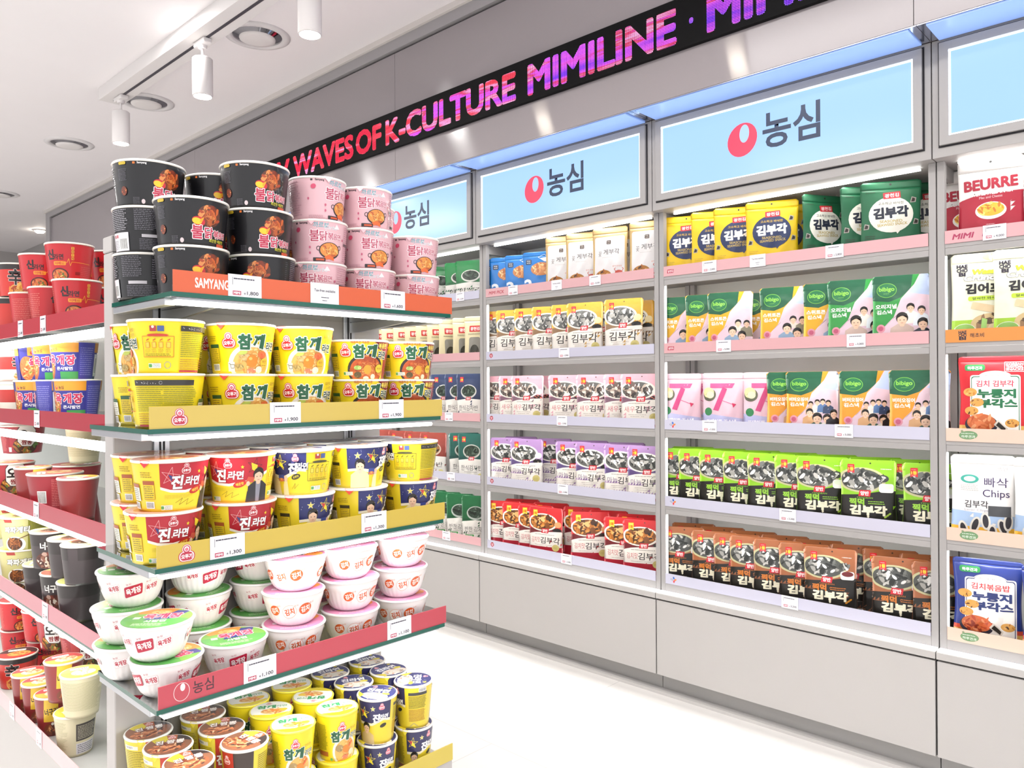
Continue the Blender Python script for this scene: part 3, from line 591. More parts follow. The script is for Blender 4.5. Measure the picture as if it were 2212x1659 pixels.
# ------------------------------------------------------------------ product builders
def clip_art(A, fn):
    out = []
    for pts, c, l in A.p:
        q = fn(pts)
        if len(q) > 2: out.append((q, c, l))
    A.p = out
def disc_clip(R, n=36):
    def fn(p):
        if all(hypot(*q) < R*.99 for q in p): return p
        for i in range(n):
            a = 2*pi*i/n; ca, sa = cos(a), sin(a)
            if all(q[0]*ca+q[1]*sa <= R for q in p): continue
            out = []
            for k in range(len(p)):
                s, e = p[k], p[(k+1) % len(p)]; ds, de = R-s[0]*ca-s[1]*sa, R-e[0]*ca-e[1]*sa
                if ds >= 0: out.append(s)
                if ds*de < 0: t = ds/(ds-de); out.append((s[0]+(e[0]-s[0])*t, s[1]+(e[1]-s[1])*t))
            p = out
            if len(p) < 3: return []
        return p
    return fn
def cup(name, R, h, rb, col, art, lid, lidcol='f4f0ec', prof=None, rim='f3efe8', rib=False, tab=None, seed=1, dv=None, finish=None):
    fin = finish or CUPM(); hr = h-.0035
    if prof is None: rad = lambda z: rb+(R*.972-rb)*z/hr
    else:
        def rad(z):
            for (r0, z0), (r1, z1) in zip(prof, prof[1:]):
                if z <= z1+1e-9: return r0+(r1-r0)*max(0, (z-z0)/(z1-z0))
            return prof[-1][0]
    n = 120 if rib else 72; P = [(rad(0)-.003, .002), (rad(0), 0.)] if not rib else [(rad(0)-.002, 0)]
    P += [(rad(hr*i/14), hr*i/14) for i in range(1 if not rib else 0, 15)]
    B = MB(); B.lathe(P, n, col=hx(col), cap1=False, rib=(lambda z: .010 if .004 < z < h*.62 else 0) if rib else None)
    A = Art(seed); art(A); m0, m1 = 1.0, hr*1000-.2
    clip_art(A, lambda p: clip(clip(p, 1, m0, 1), 1, m1, -1))
    ex = .010*R if rib else 0
    def mp(u, v, o): a = u/R; r = rad(v)+o+(ex if v < h*.63 else 0); return (r*sin(a), -r*cos(a), v)
    A.emit(B, mp, du=R*1000*.11, dv=dv, off=.22)
    root = B.build(name, fin)
    B = MB(); w = .0032 if not rib else .0045
    B.lathe([(R*.965, hr-.0015), (R-.0006, hr-.0012), (R, hr+.001), (R-.001, h-.0003), (R-w, h), (R-w-.001, h-.0012)], n if not rib else 72, col=hx(rim), cap0=False, cap1=False); B.build('rim', fin, root)
    B = MB(); rl = R-w-.0006; B.lathe([(rl, h-.0012), (rl*.97, h-.0003), (rl*.6, h), (.002, h)], 48, col=hx(lidcol), cap0=False)
    L = Art(seed+5)
    if lid: lid(L, rl*1000)
    clip_art(L, disc_clip(rl*1000-.3)); L.emit(B, lambda x, y, o: (x, y, h+o), off=.2)
    lo = B.build('lid', fin, root)
    if tab:
        B = MB(); a0 = tab[1]; pts = []
        for (da, rr, z) in ((-.16, R*.985, h+.0005), (.16, R*.985, h+.0005), (.13, R*1.0035, h-.004), (.0, R*1.0035, h-.013), (-.13, R*1.0035, h-.004)): pts.append((rr*sin(a0+da), -rr*cos(a0+da), z))
        B.add(pts, [(0, 1, 2, 3, 4)], col=hx(tab[0])); B.build('pull_tab', fin, lo)
    return root
def pouch(name, w, h, d, col, art, seal=.11, fin=None, seed=1, back=None, pinch=False, cnr=.009, wr=.0011):
    fin = fin or FILM(); ts = 1-seal; rn = random.Random(seed); ph = [rn.uniform(0, 6.28) for _ in range(6)]; fr = [rn.uniform(3, 7) for _ in range(6)]
    def Wd(v):
        x = w/2*(1-(.05 if not pinch else .07)*sin(pi*min(max(v/h, 0), 1))**1.5)
        for e in (h-v, v):
            if e < cnr: x -= cnr*(1-math.sqrt(max(0, 1-((cnr-max(e, 0))/cnr)**2)))*(1 if e is not v else .5)
        return max(x, .001)
    def Th(u, v):
        t = v/h; s = min(1, abs(u)/Wd(v))
        if pinch: g = max(0, sin(pi*min(1, max(0, (t+.02)/(ts+.02)))))**.55
        else: g = max(0, 1-(t/ts)**1.8)**.85 if t < ts else 0
        a = d/2*max(0, 1-s**2.3)**.7*g
        k = sum(sin(fr[i]*u/w*4+ph[i])*sin(fr[5-i]*v/h*3+ph[5-i]) for i in range(3))
        return max(a+wr*k*(1-s**3)*(.35+.65*g), .0007)
    nu, nv = 18, 26; root = None; A = Art(seed); art(A, w*1000, h*1000)
    clip_art(A, lambda p: clip(clip(p, 1, .3, 1), 1, h*1000-.3, -1))
    for part in (0, 1):
        v0, v1 = (0, ts*h) if part == 0 else (ts*h, h); m = nv if part == 0 else 4
        B = MB(); vs = []
        for sg in (-1, 1):
            for j in range(m+1):
                v = v0+(v1-v0)*j/m
                for i in range(nu+1):
                    q = -1+2*i/nu; q = sin(q*pi/2)*.35+q*.65; x = Wd(v)*q; vs.append((x, sg*Th(x, v), v))
        N = (nu+1)*(m+1); F = []
        for k in (0, 1):
            for j in range(m):
                for i in range(nu):
                    a = k*N+j*(nu+1)+i; f = (a, a+1, a+nu+2, a+nu+1); F.append(f if k == 0 else f[::-1])
        for j in range(m): F += [(j*(nu+1), (j+1)*(nu+1), N+(j+1)*(nu+1), N+j*(nu+1)), (j*(nu+1)+nu, N+j*(nu+1)+nu, N+(j+1)*(nu+1)+nu, (j+1)*(nu+1)+nu)]
        for i in range(nu): F += [(i, N+i, N+i+1, i+1), (m*(nu+1)+i, m*(nu+1)+i+1, N+m*(nu+1)+i+1, N+m*(nu+1)+i)]
        B.add(vs, F, col=hx(back or col), smooth=True)
        def mp(x, v, o):
            W_ = Wd(v)-.0004; x = min(max(x, -W_), W_); return (x, -Th(x, v)-o, v)
        A.emit(B, mp, du=w*1000/14, dv=h*1000/18, off=.9, sel=part, seam=ts*h*1000)
        o = B.build(name if part == 0 else 'top_seal', fin, root)
        if part == 0: root = o
    return root
T = {}
def R_(A, w, h, x0, y0, x1, y1, c): A.rect(-w*.52 if x0 is None else x0, y0, w*.52 if x1 is None else x1, y1, c)

# ---- big noodle cups
def pepper(A, R): pass
NOOD = ['f0c06a', 'e8a84e', 'f4d48a', 'd98a3a']; SPICY = ['c8602a', 'a8431d', 'd98a4a', '7e2f14', 'b35423']
def black_art(A):
    A.rr(-40, 84, 5, 4, .5, 'e8772e'); A.t('Samyang', -24, 84, 5, 'f0eef0', b=.03)
    A.food(34, 58, 25, 21, '5a2a16', SPICY+['8a4a22'], 34, .34, 1.7); A.strands(34, 58, 22, 18, ['d07a3c', 'b55a26'], 10, 1.4)
    A.ell(11, 46, 13, 8.5, 'c3202c', rot=-.25); A.ell(8, 46, 9.5, 6, 'f6c52e', rot=-.2); A.poly([(14, 50), (22, 54), (18, 45), (13, 43)], 'f0a021')
    for (s, x, y, q, k) in (('불', 9, 26, 25, 1), ('닭', 33, 26, 21, 1), ('볶', 51, 25, 15, 1), ('음', 63, 25, 12, 1), ('면', 74, 25, 12, 1)): A.t(s, x, y, q, 'b92f4d', b=.035, o='f7eef0', ow=.045)
    A.t('화끈한 매운맛', 54, 12, 6.5, 'd5cf3a', b=.02); A.rr(66, 5, 24, 6, 1, 'c8502a'); A.ell(-22, 9, 4, 4.6, 'd9c9cb')
    A.rr(-66, 84, 18, 5.5, 2.5, 'e8c22e'); A.t('오리지널', -66, 84, 3.2, '2a2210', w=14)
    A.lines(-78, 50, -56, 74, 9, '6a6772'); A.food(-66, 30, 8, 9, '6a2f1a', SPICY, 10); A.lines(-44, 4, -28, 18, 5, '6d6a72')
    A.lines(94, 8, 100, 82, 18, '6a6772'); A.lines(110, 8, 150, 86, 20, '77747e'); A.lines(158, 44, 214, 86, 12, 'a9a6ae')
    A.rect(160, 4, 214, 40, 'e6e3e8'); A.bars(188, 8, 210, 28, 16); A.rr(170, 33, 7, 6, .5, 'a8323f'); A.rr(180, 33, 7, 6, .5, 'c25560'); A.lines(163, 8, 184, 26, 6, '55525c')
    A.lines(-214, 44, -170, 86, 12, '77747e'); A.rect(-200, 30, -160, 36, 'c9c6cc'); A.lines(-205, 6, -120, 28, 7, '6a6772'); A.lines(-150, 40, -100, 80, 9, '6a6772')
def pink_art(A):
    A.rr(-44, 84, 5, 4, .5, '2c2026'); A.t('Samyang', -26, 84, 5.4, '2c2026', b=.035)
    A.t('까르보', 14, 80, 12, '58a9b4', b=.02, sh=.15); A.t('Carbo', 38, 76, 9, 'c9e2e4', sh=.25); A.poly([(46, 74), (52, 84), (60, 74)], 'f3e9ea')
    for (s, x, q) in (('불', -1, 25), ('닭', 20, 21), ('볶', 37, 16), ('음', 49, 13), ('면', 60, 13)): A.t(s, x, 57, q, 'b03a58', b=.02, o='fbe9ec', ow=.05)
    A.ell(36, 26, 27, 18, '2a2224'); A.ring(8, 30, 5, 5, 1.6, '2a2224'); A.ring(63, 34, 5, 5, 1.6, '2a2224'); A.food(36, 27, 24, 15.5, 'd98a3e', ['e8a24c', 'f0b868', 'c86f2c', 'b5562a'], 24); A.strands(36, 27, 20, 12, ['f4c47a', 'e09a48'], 10, 1.2)
    for i in range(6): A.ell(24+i*4, 12-abs(i-2.5), 2.4, 5, 'e8662a', rot=.2*i-.5)
    A.rr(10, 6, 30, 8, 1.2, '241d1f'); A.rr(12, 6, 20, 4, .5, 'c8502a')
    A.ell(-40, 70, 6, 5, 'cf4a6c', rot=.4)
    for (x, y) in ((-12, 32), (-52, 44), (-12, 20), (72, 52)): A.ell(x, y, 2.2, 2.8, 'c05a78')
    A.lines(-52, 3, -12, 10, 3, 'b98893'); A.lines(78, 6, 150, 84, 17, 'c08a98'); A.rect(78, 40, 122, 46, '3a2c34'); A.frame(76, 4, 152, 87, .5, 'c795a2'); A.lines(-150, 8, -70, 84, 15, 'c595a1'); A.lines(160, 8, 215, 84, 15, 'c595a1')
def sesame_common(A, fr):
    A.cook(-38, 65, 1.42)
    A.t('참', -4, 63, 29, '1d5a3c', b=.055, o='fbf8ea', ow=.05); A.t('깨', 27, 64, 28, '1d5a3c', b=.055, o='fbf8ea', ow=.05, sh=.12)
    A.t('라면', 60, 55, 18, '24453a', b=.045, o='fbf8ea', ow=.05, w=27)
def yel_sides(A, ink='84862a', acc='c8402e', box='2f5a34'):
    A.rect(-88, 24, -62, 58, 'dfc320'); A.frame(-88, 24, -62, 58, .7, box); A.rect(-88, 51, -62, 58, box); A.lines(-86, 26, -64, 50, 6, '4a4a3a'); A.bars(-84, 8, -66, 18)
    A.lines(-92, 64, -66, 76, 3, '9a7a20')
    A.rr(112, 82, 12, 10, .5, 'b03a42'); A.rr(126, 82, 12, 10, .5, '4a5f9a'); A.ell(112, 85, 2.5, 2.5, 'f2e2d8'); A.ell(120, 70, 20, 2.6, acc)
    A.path([(90, 68), (150, 68), (150, 30), (90, 30), (90, 68)], .9, acc)
    for x in (100, 113, 126, 140): A.rr(x, 52, 7, 10, 1, 'e9c94a'); A.frame(x-3.5, 47, x+3.5, 57, .6, acc); A.line(x-2, 60, x+3, 63, 1.6, acc); A.lines(x-5, 38, x+5, 45, 3, 'b0562a')
    A.lines(94, 31, 146, 37, 2, '8a7a1e'); A.rr(112, 14, 26, 9, 1, 'dfe6d2'); A.rr(103, 14, 7, 6, 1.5, '5aa552'); A.lines(109, 11, 124, 18, 3, '5a62a8'); A.ring(138, 15, 6.5, 6.5, .8, '6a78b5')
    A.rect(162, 78, 220, 88, '33302e')
    for i in range(18): A.ell(166+A.rn.random()*42, 81+A.rn.random()*4, .6, .6, 'd8d8d8', n=6)
    A.ring(214, 83, 3, 3, .5, 'c8c8c8'); A.lines(163, 30, 220, 76, 13, ink, .9, .5); A.lines(163, 8, 220, 28, 5, 'b88a2a', .9, .5); A.rect(162, 2, 220, 6, 'b0323a')
    A.rect(-220, 78, -160, 88, '33302e'); A.lines(-218, 30, -150, 76, 13, ink, .9, .5); A.lines(-218, 8, -150, 28, 5, 'a86a1e', .9, .5)
    A.rect(-140, 20, -100, 52, 'e9e6d6'); A.rect(-140, 45, -100, 52, box); A.lines(-138, 22, -102, 44, 6, '44443a'); A.bars(-134, 6, -108, 16)
def sesame_art(A):
    A.ell(14, 20, 55, 40, 'f2ede2'); A.food(15, 19, 46, 34, 'e6b25e', NOOD, 30, .3, 2.4); A.strands(15, 22, 40, 26, ['f4d68e', 'd99a4a'], 18, 1.3)
    A.food(-4, 33, 13, 7, 'c8a868', ['a88c58', 'd8bc80', 'c8b080'], 12); A.food(38, 38, 12, 7, 'e2703c', ['f08a4e', 'd85a30'], 8); A.food(-17, 13, 11, 7, 'b59a58', ['8e7a44', 'c8b070', 'a08a50'], 12)
    A.ell(13, 25, 13, 12.5, 'ee8420'); A.ell(9, 30, 4, 3, 'f8b860'); A.food(12, 5, 12, 6, 'e07a5a', ['f0b8a0', 'd85a48', 'f4ded0'], 8); A.ell(31, 8, 9, 7, 'f0e2c8'); A.ell(45, 22, 11, 9, 'e8b830'); A.t('계란', 45, 24, 6, '7a4a14', w=13); A.lines(38, 15, 52, 19, 1, '7a4a14'); A.ell(-8, 42, 10, 4, 'b9c65a', rot=.2)
    A.rr(-34, 14, 15, 19, 1, 'efe9d8'); A.path([(-40, 20), (-37, 20), (-35, 11), (-28, 11), (-27, 18), (-36, 18)], 1.1, '3a3430')
    sesame_common(A, 0); A.t('깊은맛', 58, 80, 6.5, 'a86a1e', b=.01, rot=.05); A.t('고소한', 60, 71, 6, 'a86a1e', rot=.05); yel_sides(A)
def stir_art(A):
    A.poly([(28, 100), (28, 88), (44, 80), (42, 70), (70, 64), (72, 0), (160, 0), (160, 100)], 'a02a38')
    A.ell(16, 20, 52, 38, '2e2a2c'); A.food(17, 19, 46, 33, 'c05a26', ['d06a2c', 'a8441c', 'e08a48', 'b8521f'], 34); A.strands(17, 20, 40, 26, ['e08840', 'c05c22', 'f0a860'], 20, 1.3)
    A.food(-8, 26, 10, 5, '9ab55a', ['7a9a48', 'c0d480'], 8); A.ell(18, 22, 11, 10.5, 'f09a2e'); A.food(-8, 10, 10, 7, '5a4a2a', ['4a3c22', '7a6838'], 8); A.ell(14, 2, 8, 5, 'e8d8b8'); A.ell(34, 6, 7, 6, 'ead8c0'); A.ell(53, 24, 13, 10.5, '8a6a18'); A.ell(53, 24, 12, 9.5, 'f0c832'); A.t('계란블럭', 53, 24, 5, '5a2a14', w=17)
    A.rr(-34, 13, 26, 8, .6, 'dde2cf'); A.rr(-44, 13, 6, 6, 1, '58a04e'); A.lines(-39, 10, -23, 16, 2, '5a62a0')
    sesame_common(A, 0); A.t('볶음면', 60, 76, 12, 'f4dc62', b=.035, w=30); A.t('매콤하고 고소한', -2, 83, 6, 'c0522a', b=.02); A.lines(84, 10, 92, 60, 10, 'd88a90'); yel_sides(A)
def jin_sides(A, acc, box):
    yel_sides(A, acc=acc, box=box)
def jinhot_art(A):
    A.poly([(-50, 100), (-50, 42), (-30, 36), (0, 34), (40, 40), (88, 56), (88, 100)], 'f4eee2'); A.poly([(-50, 100), (-50, 47), (-30, 41), (0, 39), (40, 45), (88, 62), (88, 100)], 'b01a2c')
    for (x, y, r) in ((-30, 66, 18), (56, 72, 17)): A.star(x, y, r, .7, ['e0a8a8', '2a1a1e'][x > 0], rot=.2)
    A.poly([(-34, 70), (-24, 66), (-28, 57)], '2c3a78'); A.poly([(48, 80), (62, 74), (60, 60), (50, 66)], 'e8d030'); A.star(30, 72, 3.5, .5, 'e8d030', 'e8d030'); A.star(-2, 50, 2, .4, 'f0d8d8', 'f0d8d8')
    A.cook(0, 79, .95, ring='b01a2c', bg='f2dede')
    A.t('진', -17, 55, 25, 'ffffff', b=.045, o='7a1020', ow=.03, sh=.12); A.t('라면', 16, 56, 17, 'ffffff', b=.035, o='7a1020', ow=.03, sh=.12, w=32)
    A.ell(24, 38, 15, 6.5, 'c02a20', rot=.25); A.t('매운맛', 24, 38, 6, 'f6dc4a', b=.02, rot=.2); A.lines(-42, 24, 20, 32, 3, 'd8c430')
    A.path([(-20, 16), (-5, 24), (-12, 12), (8, 22), (4, 11), (22, 18)], .6, '6a5a1a')
    A.poly([(36, 0), (40, 22), (50, 34), (54, 30), (56, 0)], '26262c'); A.person(66, 47, 1.6, '26262c', inner='8a8c98'); A.poly([(36, 40), (42, 52), (56, 50), (54, 40)], 'c8503c'); A.ell(42, 38, 4, 5, 'e9c3a6')
    A.rr(-38, 8, 24, 9, 1, 'dfe4d0'); A.rr(-47, 8, 6, 6, 1.5, '5aa552'); A.lines(-42, 4, -28, 12, 3, '5a62a8'); jin_sides(A, 'b8502a', 'a8562a')
def jinmild_art(A):
    A.poly([(-40, 100), (-40, 38), (-10, 40), (30, 32), (70, 52), (86, 50), (86, 100)], 'f2ead0'); A.poly([(-40, 100), (-40, 44), (-10, 46), (30, 40), (70, 58), (86, 56), (86, 100)], '232a66')
    for i in range(16): A.ell(-36+A.rn.random()*118, 56+A.rn.random()*34, .7, .7, 'd8dcf0', n=6)
    A.star(-14, 74, 8, .6, 'e8e0b0', 'd8c840'); A.star(24, 70, 17, .9, 'ead84a', rot=.15); A.poly([(12, 76), (24, 74), (22, 62)], 'c0343a'); A.poly([(24, 74), (34, 58), (20, 64)], 'f0dc3a')
    A.cook(62, 80, .75, ring='e0506a', bg='f6d8dc'); A.t('진', 55, 58, 22, 'ffffff', b=.05, o='20265e', ow=.03, sh=.12); A.t('라면', 78, 62, 15, 'ffffff', b=.04, o='20265e', ow=.03, sh=.12, w=24)
    A.ell(62, 40, 11, 5.5, '2a2a1c', rot=.3); A.t('순한맛', 62, 40, 5, 'e8d848', b=.02, rot=.25)
    A.person(-8, 45, 1.6, 'f0dfa8'); A.poly([(26, 0), (28, 22), (34, 34), (40, 30), (42, 0)], 'f0dfa8'); A.ell(36, 36, 5, 7, 'e9c3a6'); A.poly([(14, 30), (15, 44), (32, 44), (32, 30)], '3a4a98'); A.food(23, 33, 8, 4, 'd87a4a', ['e8a868', 'c05a3a'], 6)
    A.path([(52, 14), (60, 26), (58, 14), (68, 24)], .6, '6a5a1a'); jin_sides(A, '4a4a2a', '3a3420')
def tag_art(kind):
    def f(A):
        for c in (-148, 0, 148):
            if kind == 0:
                for (x, y, fill, k) in ((c-42, 43, 0, .8), (c, 38, 1, 1), (c+40, 42, 0, .85)):
                    if fill: A.rr(x, y, 38*k, 22*k, 3, 'b8143a', rot=.2, sh=.15)
                    else: A.rr(x, y, 35*k, 20*k, 3, 'e8b8c0', rot=.2, sh=.15); A.rr(x, y, 34*k, 19*k, 3, 'f3efee', rot=.2, sh=.15)
                    A.t('육개장', x, y, 13*k, 'f8eeee' if fill else 'b8143a', b=.045, w=31*k, rot=.2); A.t('농심', x-10, y+14*k, 4, 'c25a70', w=10, rot=.2)
            else:
                for (x, y, fill, k) in ((c-38, 38, 1, .85), (c, 36, 0, 1.05), (c+38, 40, 1, .95)):
                    if fill: A.ell(x, y, 16*k, 13*k, 'd85a1e', rot=.25)
                    else: A.ell(x, y, 16.5*k, 14*k, 'e8a080', rot=.25); A.ell(x, y, 15.7*k, 13.2*k, 'f5f0ed', rot=.25)
                    A.t('김치', x, y, 14*k, 'fbf0e8' if fill else 'd85a1e', b=.045, w=22*k, rot=.22); A.t('농심', x+15*k, y+13*k, 4, 'd88a68', w=9, rot=.2)
    return f
def yuk_lid(A, R):
    A.rect(-R, -R, R, R, '7fb648'); A.poly([(-R, R*.1), (R*.1, R*.2), (R, -.1*R), (R, -R), (-R, -R)], '5aa84e'); A.poly([(-.35*R, -.2*R), (R*.5, -.05*R), (.75*R, .75*R), (0, .8*R)], '3c3a8a')
    A.poly([(R*.25, R*.55), (R*.45, R*1.2), (-R, R), (-.7*R, .4*R)], 'e8953a'); A.food(-.1*R, .62*R, .3*R, .22*R, 'f0c070', ['f8e0a8', 'd8842a'], 8)
    A.t('육개장', .1*R, .22*R, .5*R, 'd8406a', b=.05, o='f8e4e8', ow=.05, w=1.1*R, rot=.1); A.t('사발면', .05*R, -.3*R, .22*R, 'f4f0f4', b=.03, rot=.1); A.lines(-.5*R, -.75*R, .5*R, -.5*R, 3, 'd8e8c8'); A.rr(-.6*R, .0, .2*R, .2*R, 1, 'e8f0d8')
def kim_lid(A, R):
    A.rect(-R, -R, R, R, 'dc7fa8'); A.poly([(-R, -R), (R, -R), (R, -.3*R), (0, -.1*R), (-R, -.4*R)], 'e89ac0'); A.food(.45*R, .3*R, .42*R, .32*R, 'e8883a', ['f0a84e', 'd8662a', 'f4c868'], 14); A.t('김치', -.2*R, .2*R, .55*R, '3a2a30', b=.05, o='f4e4ea', ow=.05, w=.9*R, rot=.12)
    A.poly([(-R, .5*R), (.1*R, .55*R), (.3*R, R), (-R, R)], 'd05a4a'); A.t('사발면', 0, -.35*R, .22*R, 'fbf0f4', b=.03); A.lines(-.5*R, -.8*R, .4*R, -.6*R, 2, 'f4dce8'); A.rr(-.62*R, -.1*R, .2*R, .2*R, 1, 'f4dce8')
BOWLP = lambda R, h: [(R*.53, 0), (R*.60, h*.05), (R*.70, h*.16), (R*.775, h*.32), (R*.83, h*.5), (R*.885, h*.68), (R*.93, h*.8), (R*.965, h)]
def jjam_art(A):
    A.rect(-70, -5, -14, 110, 'e2cf3e'); A.poly([(-14, 110), (-14, -5), (10, -5), (22, 110)], 'b8362a'); A.rect(18, 60, 60, 110, '3a2c26'); A.rect(12, -5, 60, 62, '6a3424'); A.cook(2, 84, .85, ring='c8443a'); A.food(26, 20, 26, 20, 'b0522a', ['d88a4a', '8a2f1a', 'e0b080', '3a2a22'], 30)
    for s, x, y, q in (('진', -2, 54, 22), ('짬', 19, 52, 19), ('뽕', 38, 50, 17)): A.t(s, x, y, q, 'f6efe6', b=.04, o='8a1f22', ow=.05)
    A.lines(-66, 8, -18, 82, 20, '8a7a1e', .9, .5); A.rect(-66, 84, -30, 92, 'e8e2d0'); A.bars(-62, 86, -42, 91); A.lines(70, 8, 150, 90, 20, '8a7a1e', .9, .5); A.rect(-150, 72, -80, 80, 'b0623a'); A.lines(-150, 8, -80, 68, 16, '8a7a1e', .9, .5)
def jjam_lid(A, R):
    A.rect(-R, -R, R, R, '8a5a42'); A.poly([(-.9*R, R), (-.5*R, .2*R), (.2*R, .45*R), (.1*R, R)], 'e2cf3e'); A.poly([(.1*R, R), (.25*R, .5*R), (R, .1*R), (R, R)], '3a302e'); A.poly([(-.1*R, R), (0, .45*R), (.35*R, .4*R), (.4*R, R)], 'b8623a')
    A.food(-.05*R, -.32*R, .8*R, .5*R, '9a5a3a', ['d8885a', 'b8522a', 'e8c8a0', '4a3a36', '7a3a26', 'e09a6a'], 40, .28); A.cook(.15*R, .72*R, .75, ring='c85a52')
    for s, x, y in (('진', -.38, .28), ('짬', .1, .26), ('뽕', .5, .2)): A.t(s, x*R, y*R, .38*R, 'f4ece6', b=.045, o='6a2a2a', ow=.05, rot=-.05)
def ses2_art(A):
    A.ell(12, 22, 34, 34, 'f2ede2'); A.food(13, 21, 29, 29, 'e6b25e', NOOD, 24, .3); A.strands(13, 24, 24, 22, ['f4d68e', 'd99a4a'], 10, 1.2); A.food(-4, 30, 10, 8, 'a58a5a', ['8d7448', 'c8b080'], 8); A.ell(14, 26, 9.5, 8.5, 'f08228'); A.poly([(20, 32), (30, 42), (33, 38), (23, 28)], 'e8642a'); A.food(12, 8, 9, 5, 'e07a5a', ['f0b8a0', 'd85a48'], 6); A.ell(30, 16, 8, 7, 'eedcb8'); A.cook(2, 78, .95)
    A.t('참', -13, 57, 23, '1d5a3c', b=.055, o='fbf8ea', ow=.045); A.t('깨', 11, 57, 22, '1d5a3c', b=.055, o='fbf8ea', ow=.045, sh=.12); A.t('라면', 36, 53, 14, '24453a', b=.02, o='fbf8ea', ow=.045, w=22); A.t('고소한', 32, 70, 6, 'a86a1e')
    A.lines(-66, 26, -34, 84, 18, '7a7a20', .9, .5); A.rect(-66, 12, -34, 22, 'b0622a'); A.lines(64, 10, 110, 84, 18, '7a7a20', .9, .5); A.rr(-25, 6, 6, 6, 1, '58a04e'); A.lines(-20, 3, -8, 9, 2, '5a5a4a'); A.rect(-150, 62, -90, 70, '2f5a34'); A.lines(-150, 10, -90, 60, 14, '6a6a20'); A.t('맛', -80, 40, 9, 'b0622a')
def ses_lid(A, R):
    A.rect(-R, -R, R, R, 'f5f3ea'); A.poly([(-R, -.45*R), (0, -.62*R), (R, -.4*R), (R, -R), (-R, -R)], 'f0d822'); A.food(.12*R, -.2*R, .62*R, .34*R, 'ecc07a', NOOD+['e0702c', 'f0e0c0'], 24, .26); A.ell(.2*R, -.12*R, .2*R, .13*R, 'f09030'); A.ell(.6*R, -.1*R, .2*R, .15*R, 'f0c832')
    A.cook(-.15*R, .75*R, .62, ring='c86a74'); A.t('참깨', -.25*R, .34*R, .38*R, '2f9a5a', b=.05, w=.9*R); A.t('라면', .5*R, .36*R, .24*R, '5aa878', b=.01, w=.5*R)
def jin2_art(A):
    A.poly([(-26, 110), (-26, 46), (10, 44), (40, 56), (60, 52), (60, 110)], 'efe6c8'); A.poly([(-26, 110), (-26, 52), (10, 50), (40, 62), (60, 58), (60, 110)], '2a2a58'); A.star(-10, 74, 14, .8, 'ead84a', rot=.15); A.poly([(-20, 80), (-10, 78), (-12, 66)], 'c0343a'); A.poly([(-10, 78), (-1, 62), (-14, 68)], 'f0dc3a'); A.star(14, 84, 6, .6, 'e8e0b0', 'd8c840')
    A.cook(36, 88, .68, ring='e0506a', bg='f6d8dc'); A.t('진', 22, 62, 19, 'ffffff', b=.05, o='20265e', ow=.03, sh=.12); A.t('라면', 42, 64, 13, 'ffffff', b=.04, o='20265e', ow=.03, sh=.12, w=22); A.ell(40, 44, 9, 4.5, '2a2a1c', rot=.3); A.person(-6, 34, 1.3, 'd8bd86')
    A.lines(-66, 22, -34, 88, 20, '7a7a20', .9, .5); A.rect(-66, 10, -34, 18, 'b0622a'); A.rect(70, 82, 120, 89, '3a3a3c'); A.lines(70, 50, 120, 80, 10, '6a6a20', .9, .5); A.lines(70, 18, 120, 48, 10, 'b0722a', .9, .5); A.bars(98, 91, 116, 98); A.path([(72, 6), (84, 14), (96, 6)], 2, 'b8a868'); A.lines(-150, 10, -90, 84, 20, '8a7a1e', .9, .5); A.rect(-150, 86, -90, 92, '3a3a3c')
def jin_lid(A, R):
    A.rect(-R, -R, R, R, '343a74'); A.food(.1*R, -.45*R, .75*R, .42*R, 'f0e6da', ['e8b090', 'f6f0e6', 'd8805a', 'f2d8b8', 'b8a89a'], 30, .26); A.poly([(-R, -.2*R), (-.5*R, -.5*R), (-.6*R, -R), (-R, -R)], 'f0dc3a'); A.t('진라면', -.05*R, .22*R, .45*R, 'f6f6fa', b=.05, o='1c2260', ow=.04, w=1.25*R, rot=.1); A.cook(-.45*R, .62*R, .55, ring='e06a80', bg='f6dce0'); A.ell(.55*R, -.05*R, .22*R, .13*R, 'e8d848'); A.star(.4*R, .7*R, .14*R, .6, 'e8d84a', 'e8d84a')
    for i in range(8): A.ell((A.rn.random()*1.6-.8)*R, (.4+A.rn.random()*.4)*R, .8, .8, 'dfe2f4', n=6)
T['black'] = lambda: cup('noodle_cup', .0705, .0925, .0595, '0b0a0f', black_art, None, 'd8d4d0', seed=11)
T['pink'] = lambda: cup('noodle_cup', .064, .0925, .0545, 'dfb3bb', pink_art, None, 'e8d8d8', seed=12, tab=('e6b8c0', -.1))
T['sesame'] = lambda: cup('noodle_cup', .0695, .1005, .0545, 'f0d91c', sesame_art, None, 'efe2a8', seed=13, tab=('dc3a28', -.75))
T['stir'] = lambda: cup('noodle_cup', .0695, .0895, .055, 'f0d722', stir_art, None, 'efe2a8', seed=14)
T['jinhot'] = lambda: cup('noodle_cup', .0705, .0955, .055, 'eed42e', jinhot_art, lambda A, R: (A.rect(-R, -R, R, R, 'e6b0a0'), A.food(0, 0, R*.8, R*.6, 'd88a5a', SPICY+NOOD, 24)), seed=15, tab=('d8303a', -1.1))
T['jinmild'] = lambda: cup('noodle_cup', .0705, .0955, .055, 'ebd229', jinmild_art, lambda A, R: (A.rect(-R, -R, R, R, 'd8d4e0'), A.food(0, 0, R*.8, R*.6, 'b8a8b0', ['3a3f78', 'e8e0d8', 'c8a080'], 24)), seed=16, tab=('e0402c', -.85))
